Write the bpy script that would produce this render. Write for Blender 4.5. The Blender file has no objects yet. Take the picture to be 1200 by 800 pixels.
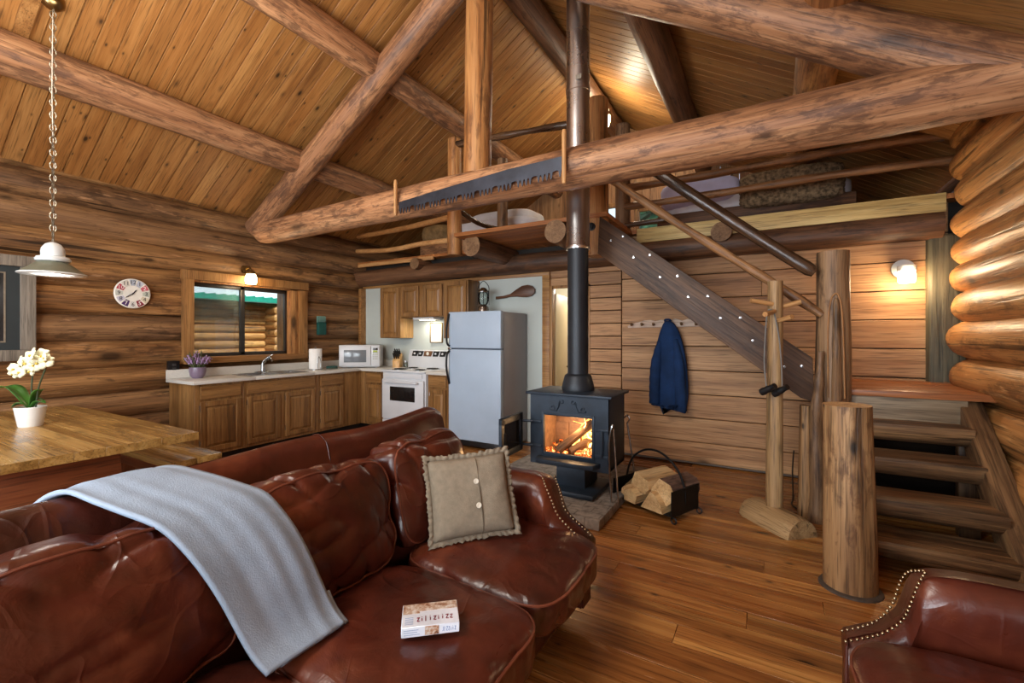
import bpy, bmesh, math, random
from mathutils import Vector, Matrix, Quaternion, noise
R = math.radians
PI = math.pi
scene = bpy.context.scene
COL = scene.collection
random.seed(7)

# ------------------------------------------------------------------ mesh builder
class MB:
    def __init__(s):
        s.bm = bmesh.new()
    def _fr(s, verts, M):
        if M is not None:
            for v in verts:
                v.co = M @ v.co
    def box(s, x0, y0, z0, x1, y1, z1, bev=0.0, seg=2, M=None):
        r = bmesh.ops.create_cube(s.bm, size=1.0)
        vs = r['verts']
        for v in vs:
            v.co = Vector(((x0 + x1) / 2 + v.co.x * (x1 - x0), (y0 + y1) / 2 + v.co.y * (y1 - y0), (z0 + z1) / 2 + v.co.z * (z1 - z0)))
        if bev > 0:
            es = list({e for v in vs for e in v.link_edges})
            b = min(bev, 0.49 * min(abs(x1 - x0), abs(y1 - y0), abs(z1 - z0)))
            r = bmesh.ops.bevel(s.bm, geom=es, offset=b, segments=seg, profile=0.5, affect='EDGES')
            vs = list({v for f in r['faces'] for v in f.verts} | {v for v in vs if v.is_valid})
        s._fr(vs, M)
        return s
    def ring_surface(s, rings, cap0=True, cap1=True, closed=True):
        """rings: list of lists of points; skins them"""
        prev = None; first = None
        for ring in rings:
            cur = [s.bm.verts.new(p) for p in ring]
            if prev:
                n = len(cur)
                for i in range(n if closed else n - 1):
                    j = (i + 1) % n
                    s.bm.faces.new((prev[i], prev[j], cur[j], cur[i]))
            else:
                first = cur
            prev = cur
        if closed and cap0: s.bm.faces.new(list(reversed(first)))
        if closed and cap1: s.bm.faces.new(prev)
        return s
    def log(s, p0, p1, r0, r1=None, seed=0, amp=0.05, seg=18, step=0.14, bend=0.0, round0=0.0, round1=0.0, flat=None):
        p0 = Vector(p0); p1 = Vector(p1)
        if r1 is None: r1 = r0
        d = p1 - p0; L = d.length; d.normalize()
        up = Vector((0, 0, 1)) if abs(d.z) < 0.9 else Vector((0, 1, 0))
        a = d.cross(up).normalized(); b = d.cross(a).normalized()
        n = max(3, int(L / step))
        ts = [i / n for i in range(n + 1)]
        if round0 > 0: ts = [k * round0 / L for k in (0, .06, .18, .42)] + [t for t in ts if t * L > round0]
        if round1 > 0: ts = [t for t in ts if (1 - t) * L > round1] + [1 - k * round1 / L for k in (.42, .18, .06, 0)]
        rings = []
        bdir = (a * math.cos(seed * 2.1) + b * math.sin(seed * 2.1))
        for t in ts:
            r = r0 + (r1 - r0) * t
            c = p0 + d * (L * t) + bdir * (bend * math.sin(PI * t))
            c = c + (a * noise.noise(Vector((t * L * .8, seed * 3.3, 1))) + b * noise.noise(Vector((t * L * .8, seed * 3.3, 9)))) * r * amp * 1.2
            k = 1.0
            if round0 > 0 and t * L < round0:
                q = 1 - t * L / round0; k = math.sqrt(max(0.0, 1 - (q ** 2.6) * .82))
            if round1 > 0 and (1 - t) * L < round1:
                q = 1 - (1 - t) * L / round1; k = math.sqrt(max(0.0, 1 - (q ** 2.6) * .82))
            ring = []
            for i in range(seg):
                th = 2 * PI * i / seg
                off = amp * noise.noise(Vector((math.cos(th) * 1.1, math.sin(th) * 1.1 + seed * 5.7, t * L * 1.3)))
                off += amp * .4 * noise.noise(Vector((math.cos(th) * 2.6 + seed, math.sin(th) * 2.6, t * L * 4)))
                rr = r * k * (1 + off)
                p = c + a * (math.cos(th) * rr) + b * (math.sin(th) * rr)
                ring.append(p)
            rings.append(ring)
        return s.ring_surface(rings)
    def tube(s, pts, r, seg=10, cap=True):
        pts = [Vector(p) for p in pts]
        rs = r if isinstance(r, (list, tuple)) else [r] * len(pts)
        rings = []
        pa = None
        for i, p in enumerate(pts):
            d = (pts[min(i + 1, len(pts) - 1)] - pts[max(i - 1, 0)]).normalized()
            if pa is None:
                up = Vector((0, 0, 1)) if abs(d.z) < .9 else Vector((1, 0, 0))
                a = d.cross(up).normalized()
            else:
                a = (pa - d * pa.dot(d)).normalized()
            pa = a
            b = d.cross(a)
            rings.append([p + a * (math.cos(2 * PI * k / seg) * rs[i]) + b * (math.sin(2 * PI * k / seg) * rs[i]) for k in range(seg)])
        return s.ring_surface(rings, cap, cap)
    def torus(s, c, R_, r, normal=(0, 0, 1), n=20, seg=8, sy=1.0, a0=0, a1=2 * PI):
        c = Vector(c); q = Vector((0, 0, 1)).rotation_difference(Vector(normal))
        full = abs(a1 - a0 - 2 * PI) < 1e-6
        pts = [c + q @ Vector((math.cos(a0 + (a1 - a0) * i / n) * R_, math.sin(a0 + (a1 - a0) * i / n) * R_ * sy, 0)) for i in range(n if full else n + 1)]
        if full:
            rings = []
            for i, p in enumerate(pts):
                d = (pts[(i + 1) % n] - pts[i - 1]).normalized(); a = q @ Vector((0, 0, 1)); b = d.cross(a)
                rings.append([p + a * (math.cos(2 * PI * k / seg) * r) + b * (math.sin(2 * PI * k / seg) * r) for k in range(seg)])
            rings.append(rings[0])
            s.ring_surface(rings, False, False)
            return s
        return s.tube(pts, r, seg)
    def lathe(s, prof, c=(0, 0, 0), seg=28, axis=(0, 0, 1), M=None):
        c = Vector(c); q = Vector((0, 0, 1)).rotation_difference(Vector(axis))
        rings = []
        for r, z in prof:
            r = max(r, 1e-4)
            ring = [c + q @ Vector((math.cos(2 * PI * k / seg) * r, math.sin(2 * PI * k / seg) * r, z)) for k in range(seg)]
            if M is not None: ring = [M @ p for p in ring]
            rings.append(ring)
        return s.ring_surface(rings)
    def prism(s, poly, d0, d1, plane='xz', bev=0.0, M=None):
        """extrude a 2-D polygon between d0 and d1 along the remaining axis"""
        def mk(u, v, w):
            return {'xz': Vector((u, w, v)), 'yz': Vector((w, u, v)), 'xy': Vector((u, v, w))}[plane]
        a = [s.bm.verts.new(mk(u, v, d0)) for u, v in poly]
        b = [s.bm.verts.new(mk(u, v, d1)) for u, v in poly]
        n = len(poly); fs = []
        fs.append(s.bm.faces.new(a)); fs.append(s.bm.faces.new(list(reversed(b))))
        for i in range(n):
            j = (i + 1) % n
            fs.append(s.bm.faces.new((a[j], a[i], b[i], b[j])))
        bmesh.ops.recalc_face_normals(s.bm, faces=fs)
        vs = a + b
        if bev > 0:
            es = list({e for f in fs[:2] for e in f.edges})
            r = bmesh.ops.bevel(s.bm, geom=es, offset=bev, segments=2, profile=.5, affect='EDGES')
            vs = list({v for f in r['faces'] for v in f.verts} | {v for v in vs if v.is_valid})
        s._fr(vs, M)
        return s
    def ball(s, c, rx, ry=None, rz=None, u=16, v=10, M=None, nz=0, seed=0):
        ry = rx if ry is None else ry; rz = rx if rz is None else rz
        r = bmesh.ops.create_uvsphere(s.bm, u_segments=u, v_segments=v, radius=1.0)
        for w in r['verts']:
            k = 1 + nz * noise.noise(w.co * 1.7 + Vector((seed * 3.1, 0, 0))) if nz else 1
            w.co = Vector((c[0] + w.co.x * rx * k, c[1] + w.co.y * ry * k, c[2] + w.co.z * rz * k))
        s._fr(r['verts'], M)
        return s
    def grid(s, rows, thick=0.0, closed_u=False):
        vs = [[s.bm.verts.new(p) for p in row] for row in rows]
        fs = []
        for i in range(len(vs) - 1):
            n = len(vs[i])
            for j in range(n if closed_u else n - 1):
                k = (j + 1) % n
                fs.append(s.bm.faces.new((vs[i][j], vs[i][k], vs[i + 1][k], vs[i + 1][j])))
        if thick:
            bmesh.ops.recalc_face_normals(s.bm, faces=fs)
            bmesh.ops.solidify(s.bm, geom=fs, thickness=thick)
        return s
    def cushion(s, c, h, n=4.0, M=None, seed=0, wr=0.006, cuts=14, puff=0.0, wscale=6.0, sag=0.0, folds=0.0):
        """soft rounded box, half sizes h; local z is the puffed face"""
        pre = set(s.bm.verts)
        r = bmesh.ops.create_cube(s.bm, size=2.0)
        es = list({e for v in r['verts'] for e in v.link_edges})
        bmesh.ops.subdivide_edges(s.bm, edges=es, cuts=cuts, use_grid_fill=True)
        vs = [v for v in s.bm.verts if v not in pre]
        for v in vs:
            p = v.co.copy()
            m = (abs(p.x) ** n + abs(p.y) ** n + abs(p.z) ** n) ** (1 / n)
            q = p / m
            d = Vector((q.x * h[0], q.y * h[1], q.z * h[2]))
            cx = (1 - min(1, abs(q.x)) ** 3) * (1 - min(1, abs(q.y)) ** 3)
            if puff: d.z += math.copysign(puff, q.z) * cx * (abs(q.z) ** .5)
            if sag: d.z -= sag * cx * (1 if q.z > 0 else 0)
            if folds:
                e = 1 - .75 * cx
                a_ = d.x + .25 * math.sin(d.y * 5 + seed)
                f1 = 1 - abs(noise.noise(Vector((d.x * 1.6 + seed * 5, (d.y + .5 * d.x) * 6.5, d.z * 2)))) * 2.4
                f2 = 1 - abs(noise.noise(Vector((d.x * 5.5, (d.y - .6 * d.x) * 1.8 + seed * 9, d.z * 2 + 4)))) * 2.4
                d += d.normalized() * (-folds) * (max(0, f1) ** 3 * e + .8 * max(0, f2) ** 3 * (.35 + .65 * e))
            if wr:
                w = noise.noise(d * wscale + Vector((seed * 7.7, 0, 0))) + .6 * noise.noise(d * wscale * 2.3 + Vector((0, seed * 3.1, 0)))
                ridge = 1 - abs(noise.noise(Vector((d.x * wscale * .9, d.y * wscale * .5, d.z * 3 + seed * 11))) * 2)
                d += d.normalized() * wr * (w + .7 * ridge)
            v.co = d
        T = Matrix.Translation(Vector(c)) if M is None else M @ Matrix.Translation(Vector(c))
        for v in vs: v.co = T @ v.co
        return s

def frame_for(axis):
    """matrix whose local Z is the given axis"""
    if axis is None or axis == 'Z': return Matrix.Identity(4)
    if axis == 'X': return Matrix.Rotation(R(90), 4, 'Y')
    if axis == 'Y': return Matrix.Rotation(R(-90), 4, 'X')
    return Vector((0, 0, 1)).rotation_difference(Vector(axis).normalized()).to_matrix().to_4x4()

def put(name, mb, mat, parent=None, axis=None, smooth=38, kind=None, label=None, category=None, group=None, origin=None):
    """links one mesh; coordinates are relative to the parent's base (or the world when top-level)"""
    bm = mb.bm
    bmesh.ops.recalc_face_normals(bm, faces=bm.faces)
    F = frame_for(axis)
    if origin is not None:
        F = Matrix.Translation(Vector(origin)) @ F
    bm.transform(F.inverted())
    me = bpy.data.meshes.new(name)
    bm.to_mesh(me); bm.free()
    for p in me.polygons: p.use_smooth = True
    if smooth is not None: me.set_sharp_from_angle(angle=R(smooth))
    mats = mat if isinstance(mat, (list, tuple)) else [mat]
    for m in mats: me.materials.append(m)
    o = bpy.data.objects.new(name, me)
    COL.objects.link(o)
    o.matrix_basis = F
    if parent is not None: o.parent = parent
    if kind: o['kind'] = kind
    if label: o['label'] = label
    if category: o['category'] = category
    if group: o['group'] = group
    return o

def thing(name, label, category, loc=(0, 0, 0), rz=0.0, group=None, kind=None):
    o = bpy.data.objects.new(name, None)
    o.empty_display_size = .1
    COL.objects.link(o)
    o.location = loc; o.rotation_euler = (0, 0, rz)
    o['label'] = label; o['category'] = category
    if group: o['group'] = group
    if kind: o['kind'] = kind
    return o

class Rel(MB):
    """builder whose world coordinates are made relative to a root at loc (no rotation)"""
    def __init__(s, loc):
        super().__init__(); s.loc = Vector(loc)

def wput(name, mb, mat, parent, **kw):
    """world-coordinate mesh under an unrotated root"""
    bmesh.ops.translate(mb.bm, verts=mb.bm.verts, vec=-Vector(parent['_base']))
    return put(name, mb, mat, parent, **kw)

def wthing(name, label, category, loc, **kw):
    o = thing(name, label, category, loc, **kw)
    o['_base'] = list(loc)
    return o

def copy_thing(o, loc=None, rz=None, label=None):
    c = o.copy(); COL.objects.link(c)
    if loc is not None: c.location = loc
    if rz is not None: c.rotation_euler = (0, 0, rz)
    if label: c['label'] = label
    for ch in [k for k in bpy.data.objects if k.parent == o]:
        d = ch.copy(); COL.objects.link(d); d.parent = c
        for g in [k for k in bpy.data.objects if k.parent == ch]:
            e = g.copy(); COL.objects.link(e); e.parent = d
    return c

def catmull(pts, n=8):
    pts = [Vector(p) for p in pts]; out = []
    P = [pts[0]] + pts + [pts[-1]]
    for i in range(1, len(P) - 2):
        for k in range(n):
            t = k / n
            a, b, c, d = P[i - 1], P[i], P[i + 1], P[i + 2]
            out.append(.5 * ((2 * b) + (c - a) * t + (2 * a - 5 * b + 4 * c - d) * t * t + (3 * b - a - 3 * c + d) * t ** 3))
    out.append(pts[-1])
    return out

# ------------------------------------------------------------------ materials
def lin(c):
    return tuple(((x / 255) / 12.92 if x / 255 <= .04045 else ((x / 255 + .055) / 1.055) ** 2.4) for x in c) + (1.0,)

class NT:
    def __init__(s, name):
        s.m = bpy.data.materials.new(name); s.m.use_nodes = True
        s.t = s.m.node_tree; s.n = s.t.nodes; s.l = s.t.links
        s.b = s.n['Principled BSDF']
    def add(s, typ, ins=None, **kw):
        nd = s.n.new(typ)
        for k, v in kw.items(): setattr(nd, k, v)
        for k, v in (ins or {}).items():
            if isinstance(v, tuple) and len(v) == 2 and hasattr(v[0], 'outputs'):
                s.l.new(v[0].outputs[v[1]], nd.inputs[k])
            elif hasattr(v, 'is_output'):
                s.l.new(v, nd.inputs[k])
            else:
                nd.inputs[k].default_value = v
        return nd
    def ramp(s, fac, stops):
        nd = s.n.new('ShaderNodeValToRGB')
        cr = nd.color_ramp
        while len(cr.elements) < len(stops): cr.elements.new(.5)
        for e, (p, c) in zip(cr.elements, stops):
            e.position = p; e.color = c if isinstance(c, tuple) else (c, c, c, 1)
        s.l.new(fac, nd.inputs['Fac'])
        return nd.outputs['Color']
    def mix(s, fac, a, b, mode='MIX'):
        nd = s.n.new('ShaderNodeMix'); nd.data_type = 'RGBA'; nd.blend_type = mode
        for sock, v in ((nd.inputs[0], fac), (nd.inputs[6], a), (nd.inputs[7], b)):
            if hasattr(v, 'is_output'): s.l.new(v, sock)
            else: sock.default_value = v
        return nd.outputs[2]
    def math(s, op, a, b=0.0, c=None):
        nd = s.n.new('ShaderNodeMath'); nd.operation = op
        for i, v in enumerate((a, b) if c is None else (a, b, c)):
            if hasattr(v, 'is_output'): s.l.new(v, nd.inputs[i])
            else: nd.inputs[i].default_value = v
        return nd.outputs[0]
    def coords(s, island=True, seed=0.0):
        tc = s.add('ShaderNodeTexCoord')
        oi = s.add('ShaderNodeObjectInfo')
        ge = s.add('ShaderNodeNewGeometry')
        rnd = s.math('ADD', oi.outputs['Random'], ge.outputs['Random Per Island'] if island else 0.0)
        off = s.add('ShaderNodeCombineXYZ', {'X': s.math('MULTIPLY', rnd, 31.7), 'Y': s.math('MULTIPLY', rnd, 17.3), 'Z': s.math('MULTIPLY', rnd, 57.1)})
        v = s.add('ShaderNodeVectorMath', {0: tc.outputs['Object'], 1: off.outputs[0]}, operation='ADD')
        fr = s.math('FRACT', s.math('MULTIPLY', rnd, 7.13))
        return v.outputs[0], fr
    def noise(s, vec, scale, detail=4, rough=.55, sc=(1, 1, 1), dist=0.0):
        mp = s.add('ShaderNodeMapping', {'Vector': vec}); mp.inputs['Scale'].default_value = sc
        nz = s.add('ShaderNodeTexNoise', {'Vector': mp.outputs[0], 'Scale': scale, 'Detail': detail, 'Roughness': rough, 'Distortion': dist})
        return nz.outputs['Fac']
    def bump(s, h, strength=.3, dist=.01):
        b = s.add('ShaderNodeBump', {'Height': h, 'Strength': strength, 'Distance': dist})
        s.l.new(b.outputs[0], s.b.inputs['Normal'])
    def set(s, **kw):
        for k, v in kw.items():
            k = k.replace('_', ' ')
            if hasattr(v, 'is_output'): s.l.new(v, s.b.inputs[k])
            else: s.b.inputs[k].default_value = v
        return s

def ds(c, k=.07):
    y = .3 * c[0] + .59 * c[1] + .11 * c[2]
    return (y * k + c[0] * (1 - k), y * k + c[1] * (1 - k), (y * k + c[2] * (1 - k)) * .96)

def wood(name, dark, mid, light, rough=.55, knots=.5, patch=None, patch_amt=.0, patch_scale=5.0, var=.25, grain=1.0, bump=.25, cracks=.0, zs=.06, spec=.4, island=True, knot_scale=2.2, hue=None, flecks=None):
    """wood whose grain runs along local z"""
    t = NT(name)
    dark, mid, light = ds(dark), ds(mid), ds(light)
    v, fr = t.coords(island)
    g1 = t.noise(v, 9 * grain, 6, .6, (1, 1, zs), .6)
    g2 = t.noise(v, 46 * grain, 3, .6, (1, 1, zs * .55), .2)
    broad = t.noise(v, 1.6, 3, .5, (1, 1, .35))
    f = t.math('ADD', t.math('MULTIPLY', g1, .55), t.math('ADD', t.math('MULTIPLY', g2, .28), t.math('MULTIPLY', broad, .22)))
    col = t.ramp(f, [(.38, lin(dark)), (.5, lin(mid)), (.63, lin(light))])
    # a board's own tone
    tone = t.math('ADD', 1 - var, t.math('MULTIPLY', fr, 2 * var))
    col = t.mix(1.0, col, t.add('ShaderNodeCombineColor', {0: tone, 1: tone, 2: tone}).outputs[0], 'MULTIPLY')
    if hue:
        col = t.mix(t.math('MULTIPLY', t.math('FRACT', t.math('MULTIPLY', fr, 13.7)), hue[1]), col, lin(hue[0]))
    if patch:
        pn = t.noise(v, patch_scale * 2.2, 6, .68, (1, 1, .30), .4)
        pb = t.noise(v, patch_scale * .35, 2, .5, (1, 1, .4))
        pn = t.math('ADD', t.math('MULTIPLY', pn, .72), t.math('MULTIPLY', pb, .28))
        pm = t.ramp(pn, [(.58 - .13 * patch_amt, 0.0), (.66 - .13 * patch_amt, 1.0)])
        col = t.mix(t.math('MULTIPLY', pm, .66), col, lin(patch))
    if flecks:
        fn = t.noise(v, 26, 4, .65, (1, 1, .14), .3)
        fm = t.ramp(fn, [(.60, 0.0), (.68, 1.0)])
        col = t.mix(t.math('MULTIPLY', fm, .5), col, lin(flecks))
    # fine dark pores along the grain
    g3 = t.noise(v, 120 * grain, 2, .6, (1, 1, .035), .1)
    gm = t.ramp(g3, [(.32, 1.0), (.48, 0.0)])
    col = t.mix(t.math('MULTIPLY', gm, .55), col, lin(tuple(c * .45 for c in dark)))
    if knots:
        mp = t.add('ShaderNodeMapping', {'Vector': v}); mp.inputs['Scale'].default_value = (1, 1, .45)
        vo = t.add('ShaderNodeTexVoronoi', {'Vector': mp.outputs[0], 'Scale': knot_scale, 'Randomness': 1.0})
        km = t.ramp(vo.outputs['Distance'], [(.06, 1.0), (.11, .4), (.20, 0.0)])
        mp2 = t.add('ShaderNodeMapping', {'Vector': v}); mp2.inputs['Scale'].default_value = (1.3, 1.3, .6); mp2.inputs['Location'].default_value = (3.1, 7.7, 1.9)
        vo2 = t.add('ShaderNodeTexVoronoi', {'Vector': mp2.outputs[0], 'Scale': knot_scale * 1.2, 'Randomness': 1.0})
        km2 = t.ramp(vo2.outputs['Distance'], [(.05, .9), (.09, .3), (.15, 0.0)])
        km = t.math('MAXIMUM', km, km2)
        col = t.mix(t.math('MULTIPLY', km, knots), col, lin(tuple(c * .28 for c in dark)))
    h = t.math('ADD', t.math('MULTIPLY', g1, .5), t.math('SUBTRACT', t.math('MULTIPLY', g2, .6), t.math('MULTIPLY', gm, .25)))
    if cracks:
        cn = t.noise(v, 16, 3, .6, (1, 1, .025), .3)
        cm = t.ramp(cn, [(.325, 1.0), (.375, 0.0)])
        col = t.mix(t.math('MULTIPLY', cm, cracks), col, lin(tuple(c * .25 for c in dark)))
        h = t.math('SUBTRACT', h, t.math('MULTIPLY', cm, .6))
    rg = t.math('ADD', rough - .08, t.math('MULTIPLY', g1, .16))
    t.set(Base_Color=col, Roughness=rg)
    t.b.inputs['Specular IOR Level'].default_value = spec
    t.bump(h, bump, .012)
    return t.m

def plain(name, rgb, rough=.5, metal=0.0, var=.06, scale=8, bump=0.0, spec=.5, coat=0.0, emit=None, strength=0.0, alpha=1.0, trans=0.0, bscale=None):
    t = NT(name)
    v, fr = t.coords(False)
    n = t.noise(v, scale, 4, .6)
    a = lin(tuple(min(255, c * (1 + var)) for c in rgb)); b = lin(tuple(c * (1 - var) for c in rgb))
    t.set(Base_Color=t.ramp(n, [(.35, b), (.65, a)]), Metallic=metal)
    t.set(Roughness=t.math('ADD', rough - .05, t.math('MULTIPLY', n, .1)))
    t.b.inputs['Specular IOR Level'].default_value = spec
    t.b.inputs['Coat Weight'].default_value = coat
    if emit is not None:
        t.b.inputs['Emission Color'].default_value = lin(emit); t.b.inputs['Emission Strength'].default_value = strength
    if trans: t.b.inputs['Transmission Weight'].default_value = trans
    if alpha < 1: t.b.inputs['Alpha'].default_value = alpha
    if bump: t.bump(t.noise(v, bscale or scale * 4, 4, .6), bump, .01)
    return t.m

def leather(name, dark, mid, worn, rough=.33):
    t = NT(name)
    v, fr = t.coords(False)
    big = t.noise(v, 2.6, 4, .6)
    wr = t.noise(v, 9, 4, .65, (1, 1, 1), 1.2)
    fine = t.noise(v, 70, 3, .6)
    fold = t.noise(v, 6.0, 2, .45, (1, 1.0, .42), .5)
    crease = t.ramp(t.noise(v, 7.0, 2, .4, (.5, 1, .5), .4), [(.28, 1.0), (.36, 0.0)])
    col = t.ramp(big, [(.32, lin(dark)), (.55, lin(mid)), (.75, lin(worn))])
    col = t.mix(t.math('MULTIPLY', crease, .35), col, lin(tuple(c * .6 for c in dark)))
    t.set(Base_Color=col, Roughness=t.math('ADD', rough - .08, t.math('MULTIPLY', wr, .18)))
    t.b.inputs['Specular IOR Level'].default_value = .55
    mask = t.ramp(t.noise(v, 3.2, 2, .5), [(.42, 0.0), (.58, 1.0)])
    def lines(sc, off):
        mp = t.add('ShaderNodeMapping', {'Vector': v}); mp.inputs['Scale'].default_value = sc; mp.inputs['Location'].default_value = (off, off * .7, off * 1.3); mp.inputs['Rotation'].default_value = (.5 + off, .3, .2)
        nz = t.add('ShaderNodeTexNoise', {'Vector': mp.outputs[0], 'Scale': 3.4, 'Detail': 1.0, 'Roughness': .4, 'Distortion': .3})
        return t.ramp(t.math('ABSOLUTE', t.math('SUBTRACT', nz.outputs['Fac'], .5)), [(0.0, 1.0), (.022, .25), (.06, 0.0)])
    ln_ = t.math('MULTIPLY', t.math('ADD', lines((1.3, 1.3, .5), 0.0), lines((.6, 1.6, 1.2), 2.3)), mask)
    h = t.math('ADD', t.math('ADD', t.math('MULTIPLY', wr, .22), t.math('MULTIPLY', fold, .9)), t.math('ADD', t.math('MULTIPLY', fine, .03), t.math('MULTIPLY', ln_, .16)))
    t.bump(h, .42, .03)
    return t.m

M = {}
M['wall_log'] = wood('dark honey wall log', (76, 48, 26), (134, 90, 52), (184, 132, 80), .42, .8, (58, 38, 24), .45, 6, .20, .8, .4, .8, hue=((112, 88, 68), .55), flecks=(196, 150, 108))
M['bright_log'] = wood('bright varnished log', (132, 82, 40), (182, 120, 64), (214, 156, 94), .46, .9, (104, 66, 36), .40, 6, .10, .7, .4, .7, knot_scale=3.2, flecks=(226, 176, 118))
M['beam_log'] = wood('peeled beam log', (112, 72, 48), (160, 110, 76), (194, 144, 106), .5, .6, (78, 52, 40), .75, 9, .10, .8, .35, .35)
M['beam_dark'] = wood('dark loft beam log', (64, 40, 26), (104, 68, 46), (136, 94, 66), .5, .6, (50, 32, 24), .5, 5.0, .12, .8, .35, .4)
M['post_log'] = wood('honey post log', (116, 68, 34), (164, 106, 58), (194, 140, 86), .46, .8, (96, 60, 34), .45, 6.0, .08, .8, .3, .7)
M['stump_log'] = wood('weathered stump log', (84, 55, 33), (136, 97, 62), (176, 135, 94), .5, .95, (78, 46, 28), .38, 9.0, .05, .9, .45, .95, knot_scale=4.5)
M['newel'] = wood('brown newel log', (84, 58, 40), (130, 96, 68), (166, 128, 94), .5, .7, (56, 36, 26), .35, 4.0, .05, .8, .4, .9)
M['rail_pole'] = wood('peeled rail pole', (96, 62, 38), (138, 94, 58), (172, 124, 82), .42, .6, (70, 44, 28), .55, 6.0, .08, 1.2, .25, .3)
M['rail_dark'] = wood('dark varnished handrail', (40, 26, 18), (68, 46, 32), (104, 74, 52), .25, .5, (34, 22, 16), .3, 5.0, .05, 1.2, .25, .2, spec=.6)
M['ceil'] = wood('ceiling pine board', (118, 74, 34), (154, 104, 54), (182, 132, 76), .5, .9, None, 0, 5, .12, .9, .12, 0, knot_scale=6.5, hue=((160, 102, 48), .4))
M['floor'] = wood('fir floor board', (94, 54, 22), (152, 94, 44), (198, 140, 74), .27, .9, None, 0, 5, .30, .8, .1, 0, .05, .5, knot_scale=4.6, hue=((128, 68, 26), .45))
M['plank'] = wood('wall plank cedar', (136, 92, 58), (178, 128, 86), (202, 154, 110), .55, .8, None, 0, 5, .12, .8, .15, .2, knot_scale=2.6)
M['plank_dark'] = wood('rough stringer plank', (46, 29, 20), (76, 51, 36), (104, 74, 54), .5, .6, (48, 32, 24), .3, 3, .05, .9, .3, .3)
M['stair_wood'] = wood('worn stair tread log', (62, 44, 31), (110, 79, 54), (168, 126, 86), .5, .6, (50, 34, 24), .4, 4, .1, .9, .4, .6)
M['landing'] = wood('red fir landing board', (100, 52, 26), (142, 80, 44), (172, 106, 62), .38, .4, None, 0, 5, .06, .9, .1, 0)
M['oak'] = wood('oak cabinet', (92, 60, 30), (132, 90, 48), (158, 114, 66), .4, .1, None, 0, 5, .05, 1.3, .12, .1, zs=.05)
M['oak_pale_lit'] = wood('light oak and lit cabinet side', (190, 136, 80), (214, 164, 104), (228, 184, 126), .4, .0, None, 0, 5, .03, 1.2, .1)  # pale wood of the knife block; also paints the lit cabinet side
M['trim'] = wood('pine trim', (112, 72, 36), (150, 102, 56), (176, 128, 76), .45, .4, None, 0, 5, .07, 1.1, .15)
M['table'] = wood('pine table board', (110, 76, 36), (152, 112, 58), (184, 144, 84), .26, .6, (100, 72, 38), .4, 3.0, .10, .7, .06, 0, spec=.5)
M['table_base'] = wood('red brown table base', (78, 36, 18), (116, 58, 30), (140, 78, 44), .4, .2, None, 0, 5, .05, 1.0, .1)
M['driftwood'] = wood('grey weathered frame', (84, 78, 72), (124, 114, 106), (150, 140, 130), .6, .3, None, 0, 5, .06, 1.2, .25)
M['fascia'] = wood('pale fascia board', (150, 116, 66), (192, 160, 100), (214, 188, 130), .5, .3, None, 0, 5, .05, 1.1, .12)
M['grey_board'] = wood('grey riser board', (84, 68, 54), (124, 104, 84), (150, 130, 108), .5, .5, None, 0, 5, .06, .9, .2, .3)
M['corner_log'] = wood('grey green corner timber', (48, 44, 34), (76, 70, 54), (104, 96, 76), .6, .4, (76, 66, 48), .5, 4, .06, .9, .4, .5)
M['cutend'] = wood('cut log end', (150, 104, 60), (186, 140, 90), (206, 166, 116), .6, .2, None, 0, 5, .06, 1.2, .2, .5)
M['joist_end'] = wood('dull cut joist end', (92, 62, 40), (128, 92, 62), (154, 116, 82), .6, .2, None, 0, 5, .06, 1.2, .2, .5)
M['understair_shade'] = wood('painted shade under the stairs', (18, 12, 9), (28, 20, 15), (38, 28, 20), .9, .0, None, 0, 5, .05, 1, .1, 0, .06, .1)  # near-black colour paints the shade behind the open treads
M['firewood'] = wood('split firewood', (160, 120, 78), (200, 160, 112), (222, 188, 142), .65, .3, None, 0, 5, .10, 1.0, .35, .3)
M['bark'] = wood('firewood bark', (52, 34, 30), (88, 62, 54), (130, 100, 88), .7, .0, (40, 28, 24), .5, 8, .1, 1.2, .6, .5)
M['peg'] = wood('pine peg', (150, 98, 54), (190, 136, 84), (206, 156, 104), .45, .0, None, 0, 5, .05, 1.4, .1)
M['pink_board'] = wood('pinkish rack board', (160, 128, 112), (206, 176, 160), (224, 200, 186), .5, .3, None, 0, 5, .05, .8, .15)
M['spoon'] = wood('dark carved spoon', (52, 30, 20), (84, 50, 34), (110, 70, 48), .4, .0, None, 0, 5, .04, 1.0, .1)
M['standwood'] = wood('pale peeled stand pole', (124, 92, 58), (166, 130, 90), (190, 156, 114), .5, .5, (104, 74, 48), .2, 4, .05, 1.0, .25, .6)
M['loftboard'] = wood('loft underside board', (112, 62, 28), (156, 92, 44), (184, 118, 62), .5, .6, None, 0, 5, .14, .9, .12, .1)
M['leather'] = leather('oxblood leather', (50, 20, 13), (80, 33, 21), (116, 58, 35), .30)
M['piping'] = leather('light worn piping leather', (84, 40, 26), (112, 58, 40), (140, 80, 58), .4)
M['nail'] = plain('aged brass nailhead', (168, 150, 120), .3, 1.0)
M['fleece'] = plain('grey blue fleece', (146, 160, 178), .95, 0, .05, 5, .25, .15, bscale=220)
M['linen'] = plain('beige linen', (134, 122, 105), .9, 0, .05, 30, .35, .2, bscale=220)
M['linen_seam'] = plain('dark beige seam', (98, 86, 70), .9, 0, .05)
M['button'] = plain('shell button', (206, 198, 182), .35)
M['white_enamel'] = plain('white appliance enamel', (206, 208, 212), .3, 0, .015, 4, 0, .5)
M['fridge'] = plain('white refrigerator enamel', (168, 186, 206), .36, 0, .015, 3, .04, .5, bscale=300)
M['fridge_side'] = plain('grey textured refrigerator side', (140, 138, 142), .36, 0, .02, 3, .05, .5, bscale=300)
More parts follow.
